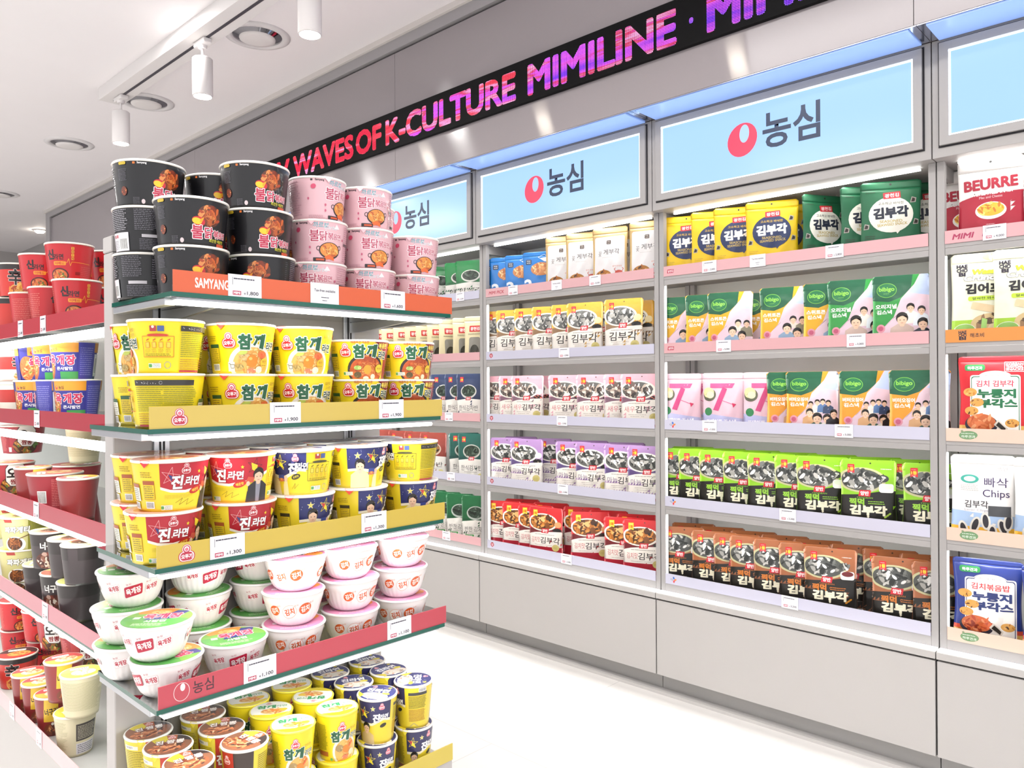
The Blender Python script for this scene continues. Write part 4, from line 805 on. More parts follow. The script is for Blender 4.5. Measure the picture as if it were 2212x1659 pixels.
for nm, k, ld in (('yuk', 0, yuk_lid), ('kim', 1, kim_lid)):
    T[nm] = lambda k=k, ld=ld: cup('noodle_bowl', .0675, .0712, .037, 'efeae8', tag_art(k), ld, 'e8e8e0', prof=BOWLP(.0675, .0677), rim='f5f2f1', rib=True, seed=17+k, dv=7)
T['jjam'] = lambda: cup('small_noodle_cup', .0475, .105, .0365, 'e2cf3e', jjam_art, jjam_lid, seed=20, tab=('e8d43e', -.5))
T['ses2'] = lambda: cup('small_noodle_cup', .0475, .105, .0365, 'efd822', ses2_art, ses_lid, rim='f2e24a', seed=21)
T['jin2'] = lambda: cup('small_noodle_cup', .0475, .105, .0365, 'e4cd30', jin2_art, jin_lid, seed=22, tab=('efe04a', -.6))
# ---- cups of the left side
def shin_art(A):
    A.t('신', -22, 66, 24, '2a1a1c', b=.05); A.t('라면', 2, 60, 14, '2a1a1c', b=.03, w=26); A.rr(4, 44, 34, 10, 3, 'e8962a'); A.t('더레드', 4, 44, 7, 'b81c22', b=.03, w=26)
    for i, c in enumerate('SHIN'): A.rr(38, 82-i*8.5, 7, 7, 1, 'e0a83a'); A.t(c, 38, 82-i*8.5, 5, '9a1c1c', b=.03)
    A.path([(10, 46), (24, 46), (28, 56), (32, 38), (36, 48), (90, 46)], 1.2, 'e8962a'); A.ell(2, 14, 26, 18, '3a1a18'); A.food(2, 14, 22, 15, 'c86a3a', SPICY+NOOD+['5a7a3a'], 24); A.lines(60, 8, 120, 40, 7, 'c84a48'); A.rr(52, 20, 14, 8, 1, '8a1014'); A.lines(-120, 10, -60, 80, 14, 'd86a60')
def sin_art(A):
    A.rect(-100, -5, 100, 80, 'c8342a'); A.rect(-221, 78, 221, 110, '2a2626'); A.food(8, 16, 36, 22, 'd8a050', NOOD+SPICY, 30); A.strands(8, 16, 32, 18, ['f0cc80', 'd89a4a'], 14, 1.5); A.t('辛', -6, 56, 46, '1c1416', b=.03, o='e8d8d0', ow=.02); A.rect(100, 4, 200, 76, '3a3434'); A.lines(104, 8, 190, 72, 14, 'a89a90')
def yukbig_art(A):
    A.rect(-30, 70, 62, 110, 'e0962c'); A.t('농심', -2, 78, 9, '3a2a1c', b=.03); A.egg(-18, 78, 4.6, 'c8342a', 'f0c060'); A.rect(-30, -5, 62, 70, '35338a'); A.rect(10, -5, 62, 20, '3f9148'); A.food(-34, 34, 26, 34, 'b8693a', SPICY+NOOD+['6a8a3a'], 30); A.strands(-32, 12, 24, 12, ['f0a860', 'd86a30'], 12, 1.5)
    for s, x in (('육', -14), ('개', 14), ('장', 42)): A.t(s, x, 50, 25, 'c02f56', b=.05, o='f3e4e6', ow=.045)
    A.t('큰사발면', 24, 28, 9, 'f0eef4', b=.03, w=46); A.rect(62, -5, 110, 110, '45449c'); A.lines(66, 10, 104, 84, 14, '8a88c8'); A.rect(112, 8, 160, 66, 'd8d6dc'); A.bars(116, 16, 130, 56, 10); A.lines(134, 12, 158, 60, 9, '55525e'); A.rect(110, 70, 170, 110, 'c8862c'); A.rect(-110, -5, -60, 70, '35338a'); A.rect(-110, 70, -60, 110, 'e0962c')
def dry_art(A):
    A.rect(-200, 34, 200, 72, 'b8322c'); A.t('辛', -12, 54, 40, '1c1416', b=.03, o='e8d8d0', ow=.02); A.t('건면', 30, 50, 13, 'f2e6dc', b=.03); A.food(2, 14, 30, 16, 'e8b890', NOOD+['c8a068', '8a9a58'], 22)
def squid_art(A):
    A.rect(-221, -5, -46, 110, '94202c'); A.food(10, 26, 44, 30, '4a2a1c', ['c88a3a', '8a5a2a', 'e0b060', '5a7a30', 'a8642a'], 34); A.poly([(-8, 96), (30, 96), (44, 80), (44, 36), (30, 22), (-4, 24), (-18, 40), (-18, 80)], '3a2a2a'); A.poly([(-6, 94), (29, 94), (42, 79), (42, 37), (29, 24), (-3, 26), (-16, 41), (-16, 79)], 'ece6e2'); A.t('오', 2, 66, 28, '1e1816', b=.045); A.t('징어', 28, 58, 13, '1e1816', b=.03, w=20); A.t('짬뽕', 14, 38, 16, '8a1c22', b=.04, w=36); A.lines(-120, 10, -56, 84, 16, 'c86a68'); A.rect(-52, 6, -40, 22, 'e4dcd8'); A.bars(-160, 20, -136, 50)
def jja_art(A):
    A.rect(20, -5, 150, 110, '8d8a34'); A.lines(26, 30, 120, 84, 14, 'a8a654'); A.poly([(-60, 110), (-50, 84), (-24, 84), (-30, 110)], 'b03a34'); A.t('짜파게티', -14, 62, 19, 'f6f2e6', b=.05, o='2e2420', ow=.05, w=76, sh=.1); A.ell(-20, 18, 34, 24, 'f2efe8'); A.food(-22, 20, 26, 19, '4a2a16', ['7a4420', '9a5a2c', '5e3418', 'b87038'], 26); A.strands(-22, 22, 22, 16, ['a8622e', '7a421c'], 12, 1.6); A.line(-20, 30, 34, 50, 2.4, '6a4426')
def neo_art(A):
    A.rect(-150, 62, 150, 110, '2a2424'); A.t('너구리', 4, 62, 20, 'f0ece6', b=.04, o='2a2020', ow=.05, w=52); A.food(4, 22, 44, 24, '5a2f22', ['8a5a48', 'b8988a', 'd8cabc', '4a2620', '7a3a2c'], 40, .2, 1.3); A.rr(34, 18, 14, 18, 1, 'd8d2ce'); A.lines(28, 10, 40, 26, 5, '4a4446')
def neo2_art(A):
    A.poly([(-30, 40), (-24, 110), (12, 110), (8, 40)], 'e8c03a'); A.t('너구리', -8, 68, 17, '2a1c18', b=.04, w=34, rot=.1); A.food(0, 20, 30, 18, '7a3a22', ['a85a30', 'd8a060', '5a2a1c'], 24); A.ell(-4, 34, 4, 4, 'e8e2d8'); A.ell(8, 34, 4, 4, 'e8e2d8'); A.rect(50, 6, 90, 40, 'd8d2ce'); A.bars(54, 12, 68, 34, 9); A.lines(72, 10, 88, 36, 6, '55504e')
def bei_art(A): A.lines(-60, 20, 60, 92, 26, 'b8b088', .9, .5); A.rect(80, 40, 140, 84, '4a4440'); A.lines(84, 44, 136, 80, 9, 'c8c0a8'); A.rect(80, 6, 140, 34, 'd8d4d8'); A.lines(84, 8, 136, 32, 5, '55525e')
def gen_lid(c1, c2, cols):
    def f(A, R): A.rect(-R, -R, R, R, c1); A.poly([(-R, -R), (R, -R), (R, -.2*R), (-R, .1*R)], c2); A.food(.1*R, -.15*R, .6*R, .45*R, cols[0], cols, 20); A.rr(-.1*R, .5*R, .9*R, .3*R, 3, 'f0e8e0'); A.lines(-.5*R, .42*R, .3*R, .6*R, 1, '3a2a28')
    return f
LC = dict(shin=('b3202a', 'c8342e', ['d88a4a', 'e0b070', '8a2a1e']), sin=('2a2626', 'c8342a', ['d8a050', 'b8522a']), yukbig=('5aa84e', '3c3a8a', ['e0a060', 'c86a30']), dry=('e6ded6', 'c8554a', ['d8b090', 'e8d8b8']), squid=('c05a4a', 'b83a34', ['d8a060', 'e8c8a0', '8a3a2a']), jja=('d6d67a', 'c8c86a', ['8a5a38', '5a3a26', 'c8a068']), neo=('d8d880', 'b86a58', ['5a3428', '8a5a48', 'c8a88a']), neo2=('c83a3a', 'e0a83a', ['f0d0a0', 'd8683a', 'f0e8e0']), beige=('e8d860', 'e0c84a', ['f0e8d0', 'd8a860']))
for nm, R, h, rb, c, fn in (('shin', .058, .098, .046, 'bf1f27', shin_art), ('sin', .057, .098, .045, '2e2828', sin_art), ('yukbig', .058, .099, .046, '35338a', yukbig_art), ('dry', .062, .092, .05, 'e2d8cc', dry_art), ('squid', .07, .096, .056, 'a8303a', squid_art), ('jja', .068, .098, .055, 'cfc98a', jja_art), ('neo', .052, .098, .041, '3c3436', neo_art), ('neo2', .048, .105, .036, '8a2c2c', neo2_art), ('beige', .05, .105, .038, 'd9d0ae', bei_art)):
    T[nm] = lambda nm=nm, R=R, h=h, rb=rb, c=c, fn=fn: cup('noodle_cup' if R > .051 else 'small_noodle_cup', R, h, rb, c, fn, gen_lid(*LC[nm]), rim='efe6d8', seed=len(nm)*7+ord(nm[0]))
# ------------------------------------------------------------------ placing the noodles
PROTO = {}
def make(tp):
    if tp not in PROTO: PROTO[tp] = T[tp](); return PROTO[tp]
    return dup(PROTO[tp])
CH = {'black': .0925, 'pink': .0925, 'sesame': .1005, 'stir': .0895, 'jinhot': .0955, 'jinmild': .0955, 'yuk': .0716, 'kim': .0716, 'jjam': .105, 'ses2': .105, 'jin2': .105}
DESC = {'black': 'black noodle cup with red lettering', 'pink': 'pink noodle cup', 'sesame': 'yellow noodle cup with green lettering', 'stir': 'yellow and maroon noodle cup', 'jinhot': 'yellow noodle cup with red panel', 'jinmild': 'yellow noodle cup with navy panel', 'yuk': 'white ribbed noodle bowl with red tags', 'kim': 'white ribbed noodle bowl with orange ovals', 'jjam': 'small brown-lidded noodle cup', 'ses2': 'small yellow white-lidded noodle cup', 'jin2': 'small navy and yellow noodle cup'}
GRP = {'black': 'black noodle cups on the top shelf', 'pink': 'pink noodle cups on the top shelf', 'sesame': 'yellow cups on the second shelf', 'stir': 'maroon cups on the second shelf', 'jinhot': 'red panel cups on the third shelf', 'jinmild': 'navy panel cups on the third shelf', 'yuk': 'red tag bowls on the fourth shelf', 'kim': 'orange oval bowls on the fourth shelf', 'jjam': 'brown lidded cups on the base deck', 'ses2': 'white lidded cups on the base deck', 'jin2': 'navy cups on the base deck'}
rnd = random.Random(5)
LV = {1: ['single one'], 2: ['bottom', 'top'], 3: ['bottom', 'middle', 'top']}
def stacks(z0, rows):
    # rows: row name, [(type, X, Y, [rotation of each level, dx])]
    for rname, items in rows:
        cnt = {}
        for (tp, x, y, rots) in items:
            k = cnt[tp] = cnt.get(tp, 0)+1
            n = len(rots)
            for lv, ro in enumerate(rots):
                ro, dx = ro if isinstance(ro, tuple) else (ro, rnd.uniform(-.0008, .0008))
                o = make(tp); xx = x+dx; o.location = (xx, y+rnd.uniform(-.0002, .0002), z0+H+lv*CH[tp]+.0004); o.rotation_euler[2] = -atan2(xx, y)+radians(ro)
                pos = {1: '%s %s stack' % (ORD[k-1], rname), 2: '', 3: ''}[1]
                tag(o, '%s, %s of %s from left' % (DESC[tp], LV[n][lv], pos), 'noodle bowl' if tp in ('yuk', 'kim') else 'noodle cup', GRP[tp])
F_, B_ = 1.4925, 1.634
stacks(SZ[0], [('front', [('black', .670, F_, [(2, 0), (2, 0)]), ('black', .8125, F_, [(-32, .005), (2, 0), (2, -.008)]), ('pink', .957, F_, [(-28, -.003), (-8, 0), (28, -.003)]), ('pink', 1.087, F_, [(-18, .005), (0, 0), (-4, -.004)]), ('pink', 1.2275, F_, [(-2, .002), -2])]),
    ('back', [('black', .646, B_, [125, 150, 8]), ('black', .792, B_, [0, 0, -6]), ('pink', .932, B_, [0, 0]), ('pink', 1.068, B_, [0, 0, 4]), ('pink', 1.204, B_, [0, 0, (-40, -.003)])])])
stacks(SZ[1], [('front', [('sesame', .620, F_, [175, -112]), ('sesame', .771, F_, [16, 10]), ('sesame', .912, F_, [6, 4]), ('stir', 1.063, F_, [10, 4]), ('stir', 1.2045, F_, [4, 14])]),
    ('back', [('sesame', .640, B_, [22, -32]), ('sesame', .782, B_, [30, 20]), ('sesame', .924, B_, [0, 30]), ('stir', 1.066, B_, [0]), ('stir', 1.208, B_, [0])])])
stacks(SZ[2], [('front', [('jinhot', .620, F_, [(14, -.007), (24, .006)]), ('jinhot', .769, F_, [20, -22]), ('jinmild', .911, F_, [26, -62]), ('jinmild', 1.056, F_, [34, 12]), ('jinmild', 1.2125, F_, [12, -108])]),
    ('back', [('jinhot', .640, B_, [24, 22]), ('jinhot', .784, B_, [30, -20]), ('jinmild', .928, B_, [0, -30]), ('jinmild', 1.072, B_, [10, 0]), ('jinmild', 1.2145, B_, [0, 0])])])
stacks(SZ[3], [('front', [('yuk', .608, F_, [(-60, .008), (-22, -.009)]), ('yuk', .7515, F_, [(8, 0)]), ('kim', .891, F_, [(4, -.002), (-8, -.003), (-30, .002)]), ('kim', 1.034, F_, [8, 30, (24, -.004)]), ('kim', 1.180, F_, [-12, 6, (22, .005)])]),
    ('back', [('yuk', .601, B_, [(20, 0), (24, -.004), (2, .006)]), ('yuk', .744, B_, [0, 60, 24]), ('yuk', .887, B_, [10, 20, 70]), ('kim', 1.03, B_, [0, 20, 40]), ('kim', 1.174, B_, [0, 20, 40])])])
xs = [.650, .762, .873, .982, 1.092, 1.202]; ys = [1.4705, 1.567, 1.6625]
ROT = {(0, 0): 20, (0, 1): -2, (0, 2): 10, (1, 0): -50, (1, 1): 0, (1, 2): 4, (2, 0): 4, (2, 1): -4, (2, 2): 8, (3, 0): 12, (3, 1): 170, (3, 2): 0, (4, 0): -30, (4, 1): 0, (4, 2): 10, (5, 0): -100, (5, 1): 30, (5, 2): 14}
stacks(-.93, [(rn_, [(('jjam', 'ses2', 'jin2')[c//2], xs[c], ys[r], [(rnd.choice([0, 8, -10]), 0), (ROT[c, r], rnd.uniform(-.003, .003))]) for c in range(6)]) for r, rn_ in enumerate(['front', 'middle-row', 'rear'])])
# left side of the display
SDESC = {'shin': 'red noodle cup with black lettering', 'sin': 'black and red noodle cup', 'yukbig': 'blue and orange noodle cup', 'dry': 'cream noodle cup with red band', 'squid': 'dark red noodle cup', 'jja': 'cream and olive noodle cup', 'neo': 'dark grey noodle cup', 'neo2': 'small maroon and yellow noodle cup', 'beige': 'small beige noodle cup'}
SH5 = ['top', 'second', 'third', 'fourth', 'lowest']; GS = ['cups on the top left side shelf', 'cups on the second left side shelf', 'cups on the third left side shelf', 'cups on the fourth left side shelf', 'cups on the left side deck']
def side(sh, items):
    z0 = (SZ[sh]-.003 if sh < 4 else -.93)+H; C = {}; hs = dict(shin=.098, sin=.098, yukbig=.099, dry=.092, squid=.096, jja=.098, neo=.098, neo2=.105, beige=.105); tot = {}
    its = sorted(items, key=lambda q: (q[0], q[3], q[1]))
    for (tp, px, x, lv, ro) in its: C.setdefault((tp, lv, x > .7), []).append(px)
    rs = dict(shin=.058, sin=.057, yukbig=.058, dry=.062, squid=.07, jja=.068, neo=.052, neo2=.048, beige=.05); top = max(hs[q[0]] for q in its); done = []; Y = {}
    for q in sorted(its, key=lambda q: -q[1]):                  # nearest first; anything that would touch moves further along the shelf
        (tp, px, x, lv, ro) = q; a = atan2(*on_y(px, 800, 1.0).xy); y = max(x/math.tan(a), 1.772+rs[tp])
        for _ in range(60):
            hit = [d for d in done if d[2] == lv and hypot(d[0]-x, d[1]-y) < d[3]+rs[tp]+.0008]
            if not hit: break
            y = max(d[1]+math.sqrt(max(0, (d[3]+rs[tp]+.001)**2-(d[0]-x)**2)) for d in hit)
        done.append((x, y, lv, rs[tp])); Y[q] = y
    for q in its:
        (tp, px, x, lv, ro) = q; y = Y[q]; a = atan2(x, y); o = make(tp); o.location = (x, y, z0+lv*top+.0005); o.rotation_euler[2] = -a+radians(ro)
        k = sorted(C[tp, lv, x > .7]).index(px); n = len(C[tp, lv, x > .7])
        w = ['lower', 'upper'][lv]+' tier'
        tag(o, '%s, %s%s%s, %s left shelf' % (SDESC[tp], (ORD[k]+' from left ') if n > 1 else '', 'rear row ' if x > .7 else '', w, SH5[sh]), 'noodle cup', GS[sh])
X1, X2, X3 = .668, .79, .686
side(0, [('shin', 152, X1, 1, -30), ('shin', 92, X1, 1, -10), ('shin', 168, X1, 0, -10), ('shin', 113, X1, 0, 30), ('shin', 70, X1, 0, 60), ('sin', 40, X1, 1, 0), ('sin', 5, X1, 1, 0), ('sin', 33, X1, 0, 40), ('sin', -3, X1, 0, 40), ('shin', 206, X2, 0, 0), ('shin', 206, X2, 1, -30), ('shin', 240, X2, 0, 0), ('shin', 244, X2, 1, -24)])
side(1, [('yukbig', 160, X3, 1, -50), ('yukbig', 119, X3, 1, -40), ('yukbig', 80, X3, 1, 4), ('yukbig', 167, X3, 0, -40), ('yukbig', 122, X3, 0, -120), ('yukbig', 78, X3, 0, -36), ('dry', 42, X3, 1, 10), ('dry', 5, X3, 1, 40), ('dry', 40, X3, 0, 40), ('dry', 4, X3, 0, -20)])
side(2, [('squid', 48, .78, 1, 0), ('squid', 20, .682, 0, 4), ('neo2', 70, .66, 0, 30), ('squid', 118, .682, 0, 90), ('neo2', 167, .66, 0, 150), ('squid', 163, .8, 0, -100), ('beige', 180, .8, 1, 0)])
side(3, [('jja', 52, .69, 1, -10), ('jja', 5, .69, 1, 40), ('jja', 50, .69, 0, 0), ('neo', 108, .665, 1, -8), ('jja', 143, .82, 1, 0), ('neo', 148, .665, 1, 30), ('neo', 178, .665, 1, 150), ('neo', 92, .665, 0, 80), ('neo', 131, .665, 0, -30), ('neo', 168, .665, 0, 100)])
side(4, [('shin', 35, .76, 1, 10), ('shin', 90, .78, 1, 0), ('squid', 128, .80, 1, -30), ('squid', 182, .80, 1, 0), ('neo2', 134, .668, 1, 10), ('beige', 172, .668, 1, 0), ('sin', 34, .69, 0, -10), ('neo2', 60, .663, 0, 0), ('neo2', 83, .663, 0, 0), ('neo2', 112, .663, 0, 0), ('beige', 158, .663, 0, -90), ('shin', 38, .77, 0, 0), ('shin', 96, .8, 0, 0)])
# ------------------------------------------------------------------ pouches on the wall shelves
CHIP = ['d8d6d2', '8a8a86', '4a4c4a', 'b8b6b0', '2e302e', 'ecebe6', '6a6c68', '3a3c3a', '9c9a94', '242624']
BROWNCHIP = ['d89a50', 'b06a2c', '7a4420', 'e0b070', '4a2c1a', 'c88038']
def ribbon(A, x, y, k=1., c='cf1f2c', tc='f4d83a'):
    A.poly([(x-10*k, y+15*k), (x+10*k, y+15*k), (x+10*k, y-13*k), (x, y-10*k), (x-10*k, y-13*k)], c); A.lines(x-7*k, y+8*k, x+7*k, y+12*k, 1, 'f0d0c8'); A.t('1등', x, y, 11*k, tc, b=.04, w=15*k); A.lines(x-7*k, y-9*k, x+7*k, y-6*k, 1, 'f0d0c8')
def label(A, x, y, k=1.):
    A.poly([(x-17*k, y-9*k), (x-13*k, y+9*k), (x+17*k, y+9*k), (x+14*k, y-9*k)], 'c8202f'); A.t('양반', x, y, 12*k, 'fbf0ee', b=.035, w=22*k)
def yb(top, title, pre=None, prec='b03a48', food=CHIP, fbase='5a5a58', panel='e9e3da', rib='cf1f2c', ribt='f4d83a', mid=None, bot='a81f30', extra=None, side='f0e8e0', fresh=.0):
    def f(A, w, h):
        A.rect(-w, 0, w, h+2, top); A.rect(-w, h*.4, w, h*.56, mid or top)
        A.food(-w*.08, h*.695, w*.37, h*.155, fbase, food, 64, .23, 2.0, plate='e6e2d6'); A.ell(w*.36, h*.66, w*.1, h*.06, side)
        if extra: A.food(w*.33, h*.545, w*.12, h*.045, extra[0], extra, 8)
        A.poly([(-w*.55, 0), (-w*.55, h*.43), (-w*.3, h*.48), (0, h*.505), (w*.3, h*.515), (w*.55, h*.52), (w*.55, 0)], panel); label(A, 0, h*.525, w/150); A.lines(-w*.3, h*.435, w*.3, h*.46, 1, '8a8078')
        if pre: A.t(pre, -w*.27, h*.335, h*.11, prec, b=.0, w=w*.26); A.t(title, w*.14, h*.33, h*.135, '2a2422', b=.012, w=w*.54)
        else: A.t(title, 0, h*.335, h*.16, '2a2422', b=.012, w=w*.7)
        A.lines(-w*.3, h*.225, w*.2, h*.245, 1, 'a89e94'); A.lines(-w*.25, h*.19, w*.12, h*.21, 1, 'a89e94'); A.rect(-w, 0, w, h*(.2 if rib == 'e8c42a' else .05), bot); A.ell(w*.3, h*.19, w*.1, h*.07, 'cfc27a'); A.lines(w*.24, h*.17, w*.36, h*.21, 2, 'a89a4a')
        ribbon(A, -w*.3, h*.87, w/165, rib, ribt); A.ell(w*.02, h*.95, 2.6, 2.6, '4a4038')
    return f
def dip(top, acc, sauce, corn):
    def f(A, w, h):
        A.rect(-w, h*.36, w, h+2, top); A.poly([(-w*.6, 0), (-w*.6, h*.46), (-w*.1, h*.49), (w*.2, h*.54), (w*.6, h*.56), (w*.6, 0)], '17140f')
        A.food(-w*.12, h*.70, w*.37, h*.16, '4a4c48', CHIP, 68, .22, 1.8, plate='b8b48a'); A.food(w*.26, h*.73, w*.1, h*.055, '3a3c38', CHIP, 8, .6)
        A.rr(w*.32, h*.59, w*.26, h*.13, 8, 'e8e6e4'); A.ell(w*.32, h*.615, w*.105, h*.04, sauce)
        label(A, -w*.06, h*.505, w/150); A.t('YANGBAN', -w*.06, h*.44, 5, acc, w=w*.28)
        A.t('찍먹', -w*.2, h*.375, h*.10, acc, b=.05, w=w*.26); A.lines(w*.0, h*.345, w*.3, h*.405, 2, acc); A.t('김부각', 0, h*.255, h*.14, 'f2ecd0', b=.06, w=w*.64); A.poly([(-4, h*.165), (0, h*.19), (4, h*.165), (0, h*.14)], 'f2ecd0')
        A.lines(-w*.14, h*.1, w*.12, h*.12, 1, '8a857a')
        for i in range(3): A.ell(w*.3+i*6, h*.17+i*5, 5, 3, corn, rot=.6)
        ribbon(A, -w*.3, h*.86, w/165); A.ell(w*.04, h*.95, 2.6, 2.6, '2a241c'); A.lines(w*.22, h*.86, w*.42, h*.885, 1, 'e8e0d8')
    return f
def blob(bubble, bg, tc, line):
    def f(A, w, h):
        A.ell(0, h*.53, w*.36, h*.25, bubble); A.poly([(w*.05, h*.33), (w*.2, h*.36), (w*.1, h*.26)], bubble); A.rr(w*.02, h*.80, w*.28, h*.09, 1.5, 'c8242f', rot=.04); A.t('광천김', w*.02, h*.80, h*.055, 'f8ecec', b=.02, w=w*.23, rot=.06)
        A.t('고소하고 바삭한', 0, h*.69, h*.04, line, b=.02, w=w*.42); A.t('김부각', 0, h*.56, h*.15, tc, b=.06, w=w*.56, rot=.04); A.t('SEASONED', 0, h*.44, h*.036, 'b8a25a', b=.03, w=w*.36); A.t('SEAWEED SNACK', w*.02, h*.395, h*.036, 'b8a25a', b=.03, w=w*.48, rot=.05)
        for (x, y) in ((-.4, .38), (.4, .42), (.36, .72)): A.poly([(w*x-9, h*y-9), (w*x-4, h*y+10), (w*x+9, h*y+6), (w*x+7, h*y-8)], 'a8a29a'); A.poly([(w*x-6, h*y-6), (w*x-2, h*y+7), (w*x+6, h*y+3), (w*x+4, h*y-6)], '2c2420')
        A.lines(-w*.42, h*.18, -w*.25, h*.26, 3, line); A.ell(-w*.2, h*.1, w*.09, h*.05, 'd8743a'); A.ell(w*.2, h*.12, w*.16, h*.08, '3a9aa8'); A.lines(-w*.4, h*.85, -w*.25, h*.87, 1, line); A.ell(0, h*.955, 3.2, 3.2, '1c1c18')
    return f
def big(low, t1, people):
    def f(A, w, h):
        A.rect(-w, 0, w, h+2, low); A.poly([(-w*.6, h*1.02), (-w*.6, h*.66), (-w*.2, h*.62), (0, h*.68), (w*.16, h*.8), (w*.2, h*1.02)], '17563a')
        A.poly([(w*.5, h*1.02), (w*.32, h*1.02), (w*.22, h*.86), (w*.0, h*.66), (-w*.12, h*.40), (-w*.36, h*.2), (-w*.5, h*.1), (-w*.6, 0), (w*.6, 0), (w*.6, h)], 'dfc3cf'); A.poly([(w*.6, h*1.02), (w*.34, h*1.02), (w*.24, h*.86), (w*.12, h*.74), (w*.6, h*.68)], 'b8c8e8')
        A.ell(-w*.24, h*.79, w*.16, h*.1, '1b6a3c'); A.ring(-w*.24, h*.79, w*.17, h*.105, 1.4, '7ac043'); A.t('bibigo', -w*.24, h*.8, h*.075, '8ad048', b=.03, w=w*.26); A.lines(-w*.29, h*.735, -w*.19, h*.75, 1, '7ac043')
        A.t(t1, -w*.25, h*.555, h*.065, 'f6f4ee', b=.04, w=w*.36); A.t('김스낵', -w*.28, h*.475, h*.062, 'f6f4ee', b=.04, w=w*.26); A.ell(-w*.34, h*.24, w*.075, h*.06, 'd8909f'); A.ell(-w*.34, h*.24, w*.045, h*.035, 'c05a78')
        for (x, y, k, c) in people: A.person(w*x, h*y, k*1.28*w/170, c)
        A.food(w*.28, h*.06, w*.1, h*.05, '4a4432', ['3a3426', '6a6248'], 6)
    return f
P4 = [(.18, .44, 1.15, 'e6ddd2'), (.36, .43, 1.1, '8d8670'), (.06, .30, 1.5, '8fa9c4'), (.26, .22, 1.5, '4a3c34')]
P4G = [(.16, .50, 1.15, 'e8e4dc'), (.34, .46, 1.1, 'e8eef4'), (.02, .33, 1.7, 'c8b0a4'), (.36, .26, 1.5, '2a2e3a')]
P7 = [(-.02, .46, .8, 'd8b090'), (.1, .49, .8, 'e8e0d8'), (.2, .50, .8, '5a7aa8'), (.3, .48, .8, '3a4a6a'), (-.04, .32, 1.1, 'd8a878'), (.1, .22, 1.5, '2f5a4c'), (.28, .22, 1.3, 'e4dcd0'), (.4, .3, 1.2, '26242a')]
def seven(A, w, h):
    A.poly([(-w*.6, 0), (-w*.6, h*.32), (w*.6, h*.2), (w*.6, 0)], 'b8b8dc'); A.poly([(-w*.3, h*.82), (w*.28, h*.82), (w*.22, h*.74), (-w*.3, h*.74)], 'd05a8c'); A.poly([(w*.1, h*.72), (w*.0, h*.76), (-w*.22, h*.36), (-w*.1, h*.34)], 'c84a7e'); A.ell(-w*.32, h*.62, w*.16, h*.11, '5a5c4a'); A.ell(-w*.34, h*.66, w*.13, h*.09, 'ead49a'); A.ell(-w*.3, h*.62, w*.09, h*.06, 'f2e2b8')
    A.line(0, h*.52, w*.26, h*.45, 2, 'c84a7e'); A.poly([(w*.22, h*.48), (w*.32, h*.46), (w*.25, h*.4)], 'c8305a'); A.ell(-w*.34, h*.33, w*.09, h*.07, '2f7a4a'); A.t('포테이토 김스낵', -w*.04, h*.16, h*.075, 'f4f0f8', b=.04, w=w*.7); A.t('SEAWEED CHIPS', -w*.04, h*.075, h*.05, '8a4a68', b=.04, w=w*.7); A.lines(-w*.3, h*.88, w*.1, h*.9, 1, 'f4e4ea')
def crab(A, w, h):
    A.rr(0, h*.42, w*.84, h*.84, 8, 'e4e2e3'); A.poly([(-w*.42, 0), (-w*.42, h*.03), (w*.42, h*.17), (w*.42, 0)], 'd23a22'); A.food(-w*.16, h*.14, w*.24, h*.12, 'b07838', BROWNCHIP, 28); A.rr(-w*.02, h*.74, w*.12, h*.07, 3, '3a2622'); A.t('벽밥', -w*.02, h*.755, h*.022, 'e0d8d0', w=w*.08); A.t('해정', -w*.02, h*.725, h*.022, 'e0d8d0', w=w*.08)
    A.t('꽃', -w*.26, h*.54, h*.09, '5a5450', b=-.005, w=w*.09); A.t('게부각', w*.06, h*.57, h*.095, '2a2624', b=.0, w=w*.44); A.lines(-w*.2, h*.47, w*.15, h*.485, 1, 'c8c4c0'); A.t('꽃게 한마리', w*.22, h*.31, h*.03, 'd87a62', w=w*.24); A.ell(w*.27, h*.2, w*.1, h*.04, 'c8584a')
    for s in (-1, 1): A.path([(w*.27+s*w*.08, h*.22), (w*.27+s*w*.12, h*.26), (w*.27+s*w*.08, h*.28)], 2.5, 'c8584a')
def shrimp(A, w, h):
    A.food(w*.12, h*.58, w*.34, h*.16, 'c8824a', ['d8965a', 'e8b078', 'b86a34', 'f0c890'], 26, .34, 2); A.rr(-w*.3, h*.76, w*.18, h*.12, 4, '24304a'); A.t('벽밥', -w*.3, h*.785, h*.035, 'e0e8f0', w=w*.12); A.t('해정', -w*.3, h*.735, h*.035, 'e0e8f0', w=w*.12); A.poly([(w*.05, h*.84), (w*.45, h*.88), (w*.5, h*.72), (w*.2, h*.76)], 'dfe8f0')
    A.t('2', -w*.3, h*.2, h*.26, 'e8eef2', b=.04, w=w*.24); A.t('새우부각', w*.12, h*.14, h*.1, 'f0f4f8', b=.03, w=w*.56); A.poly([(-w*.25, 0), (-w*.05, h*.2), (0, h*.18), (-w*.15, 0)], 'c8707a'); A.path([(w*.1, h*.82), (w*.0, h*.87), (w*.2, h*.93), (w*.3, h*.86)], 2, 'c8dcf0')
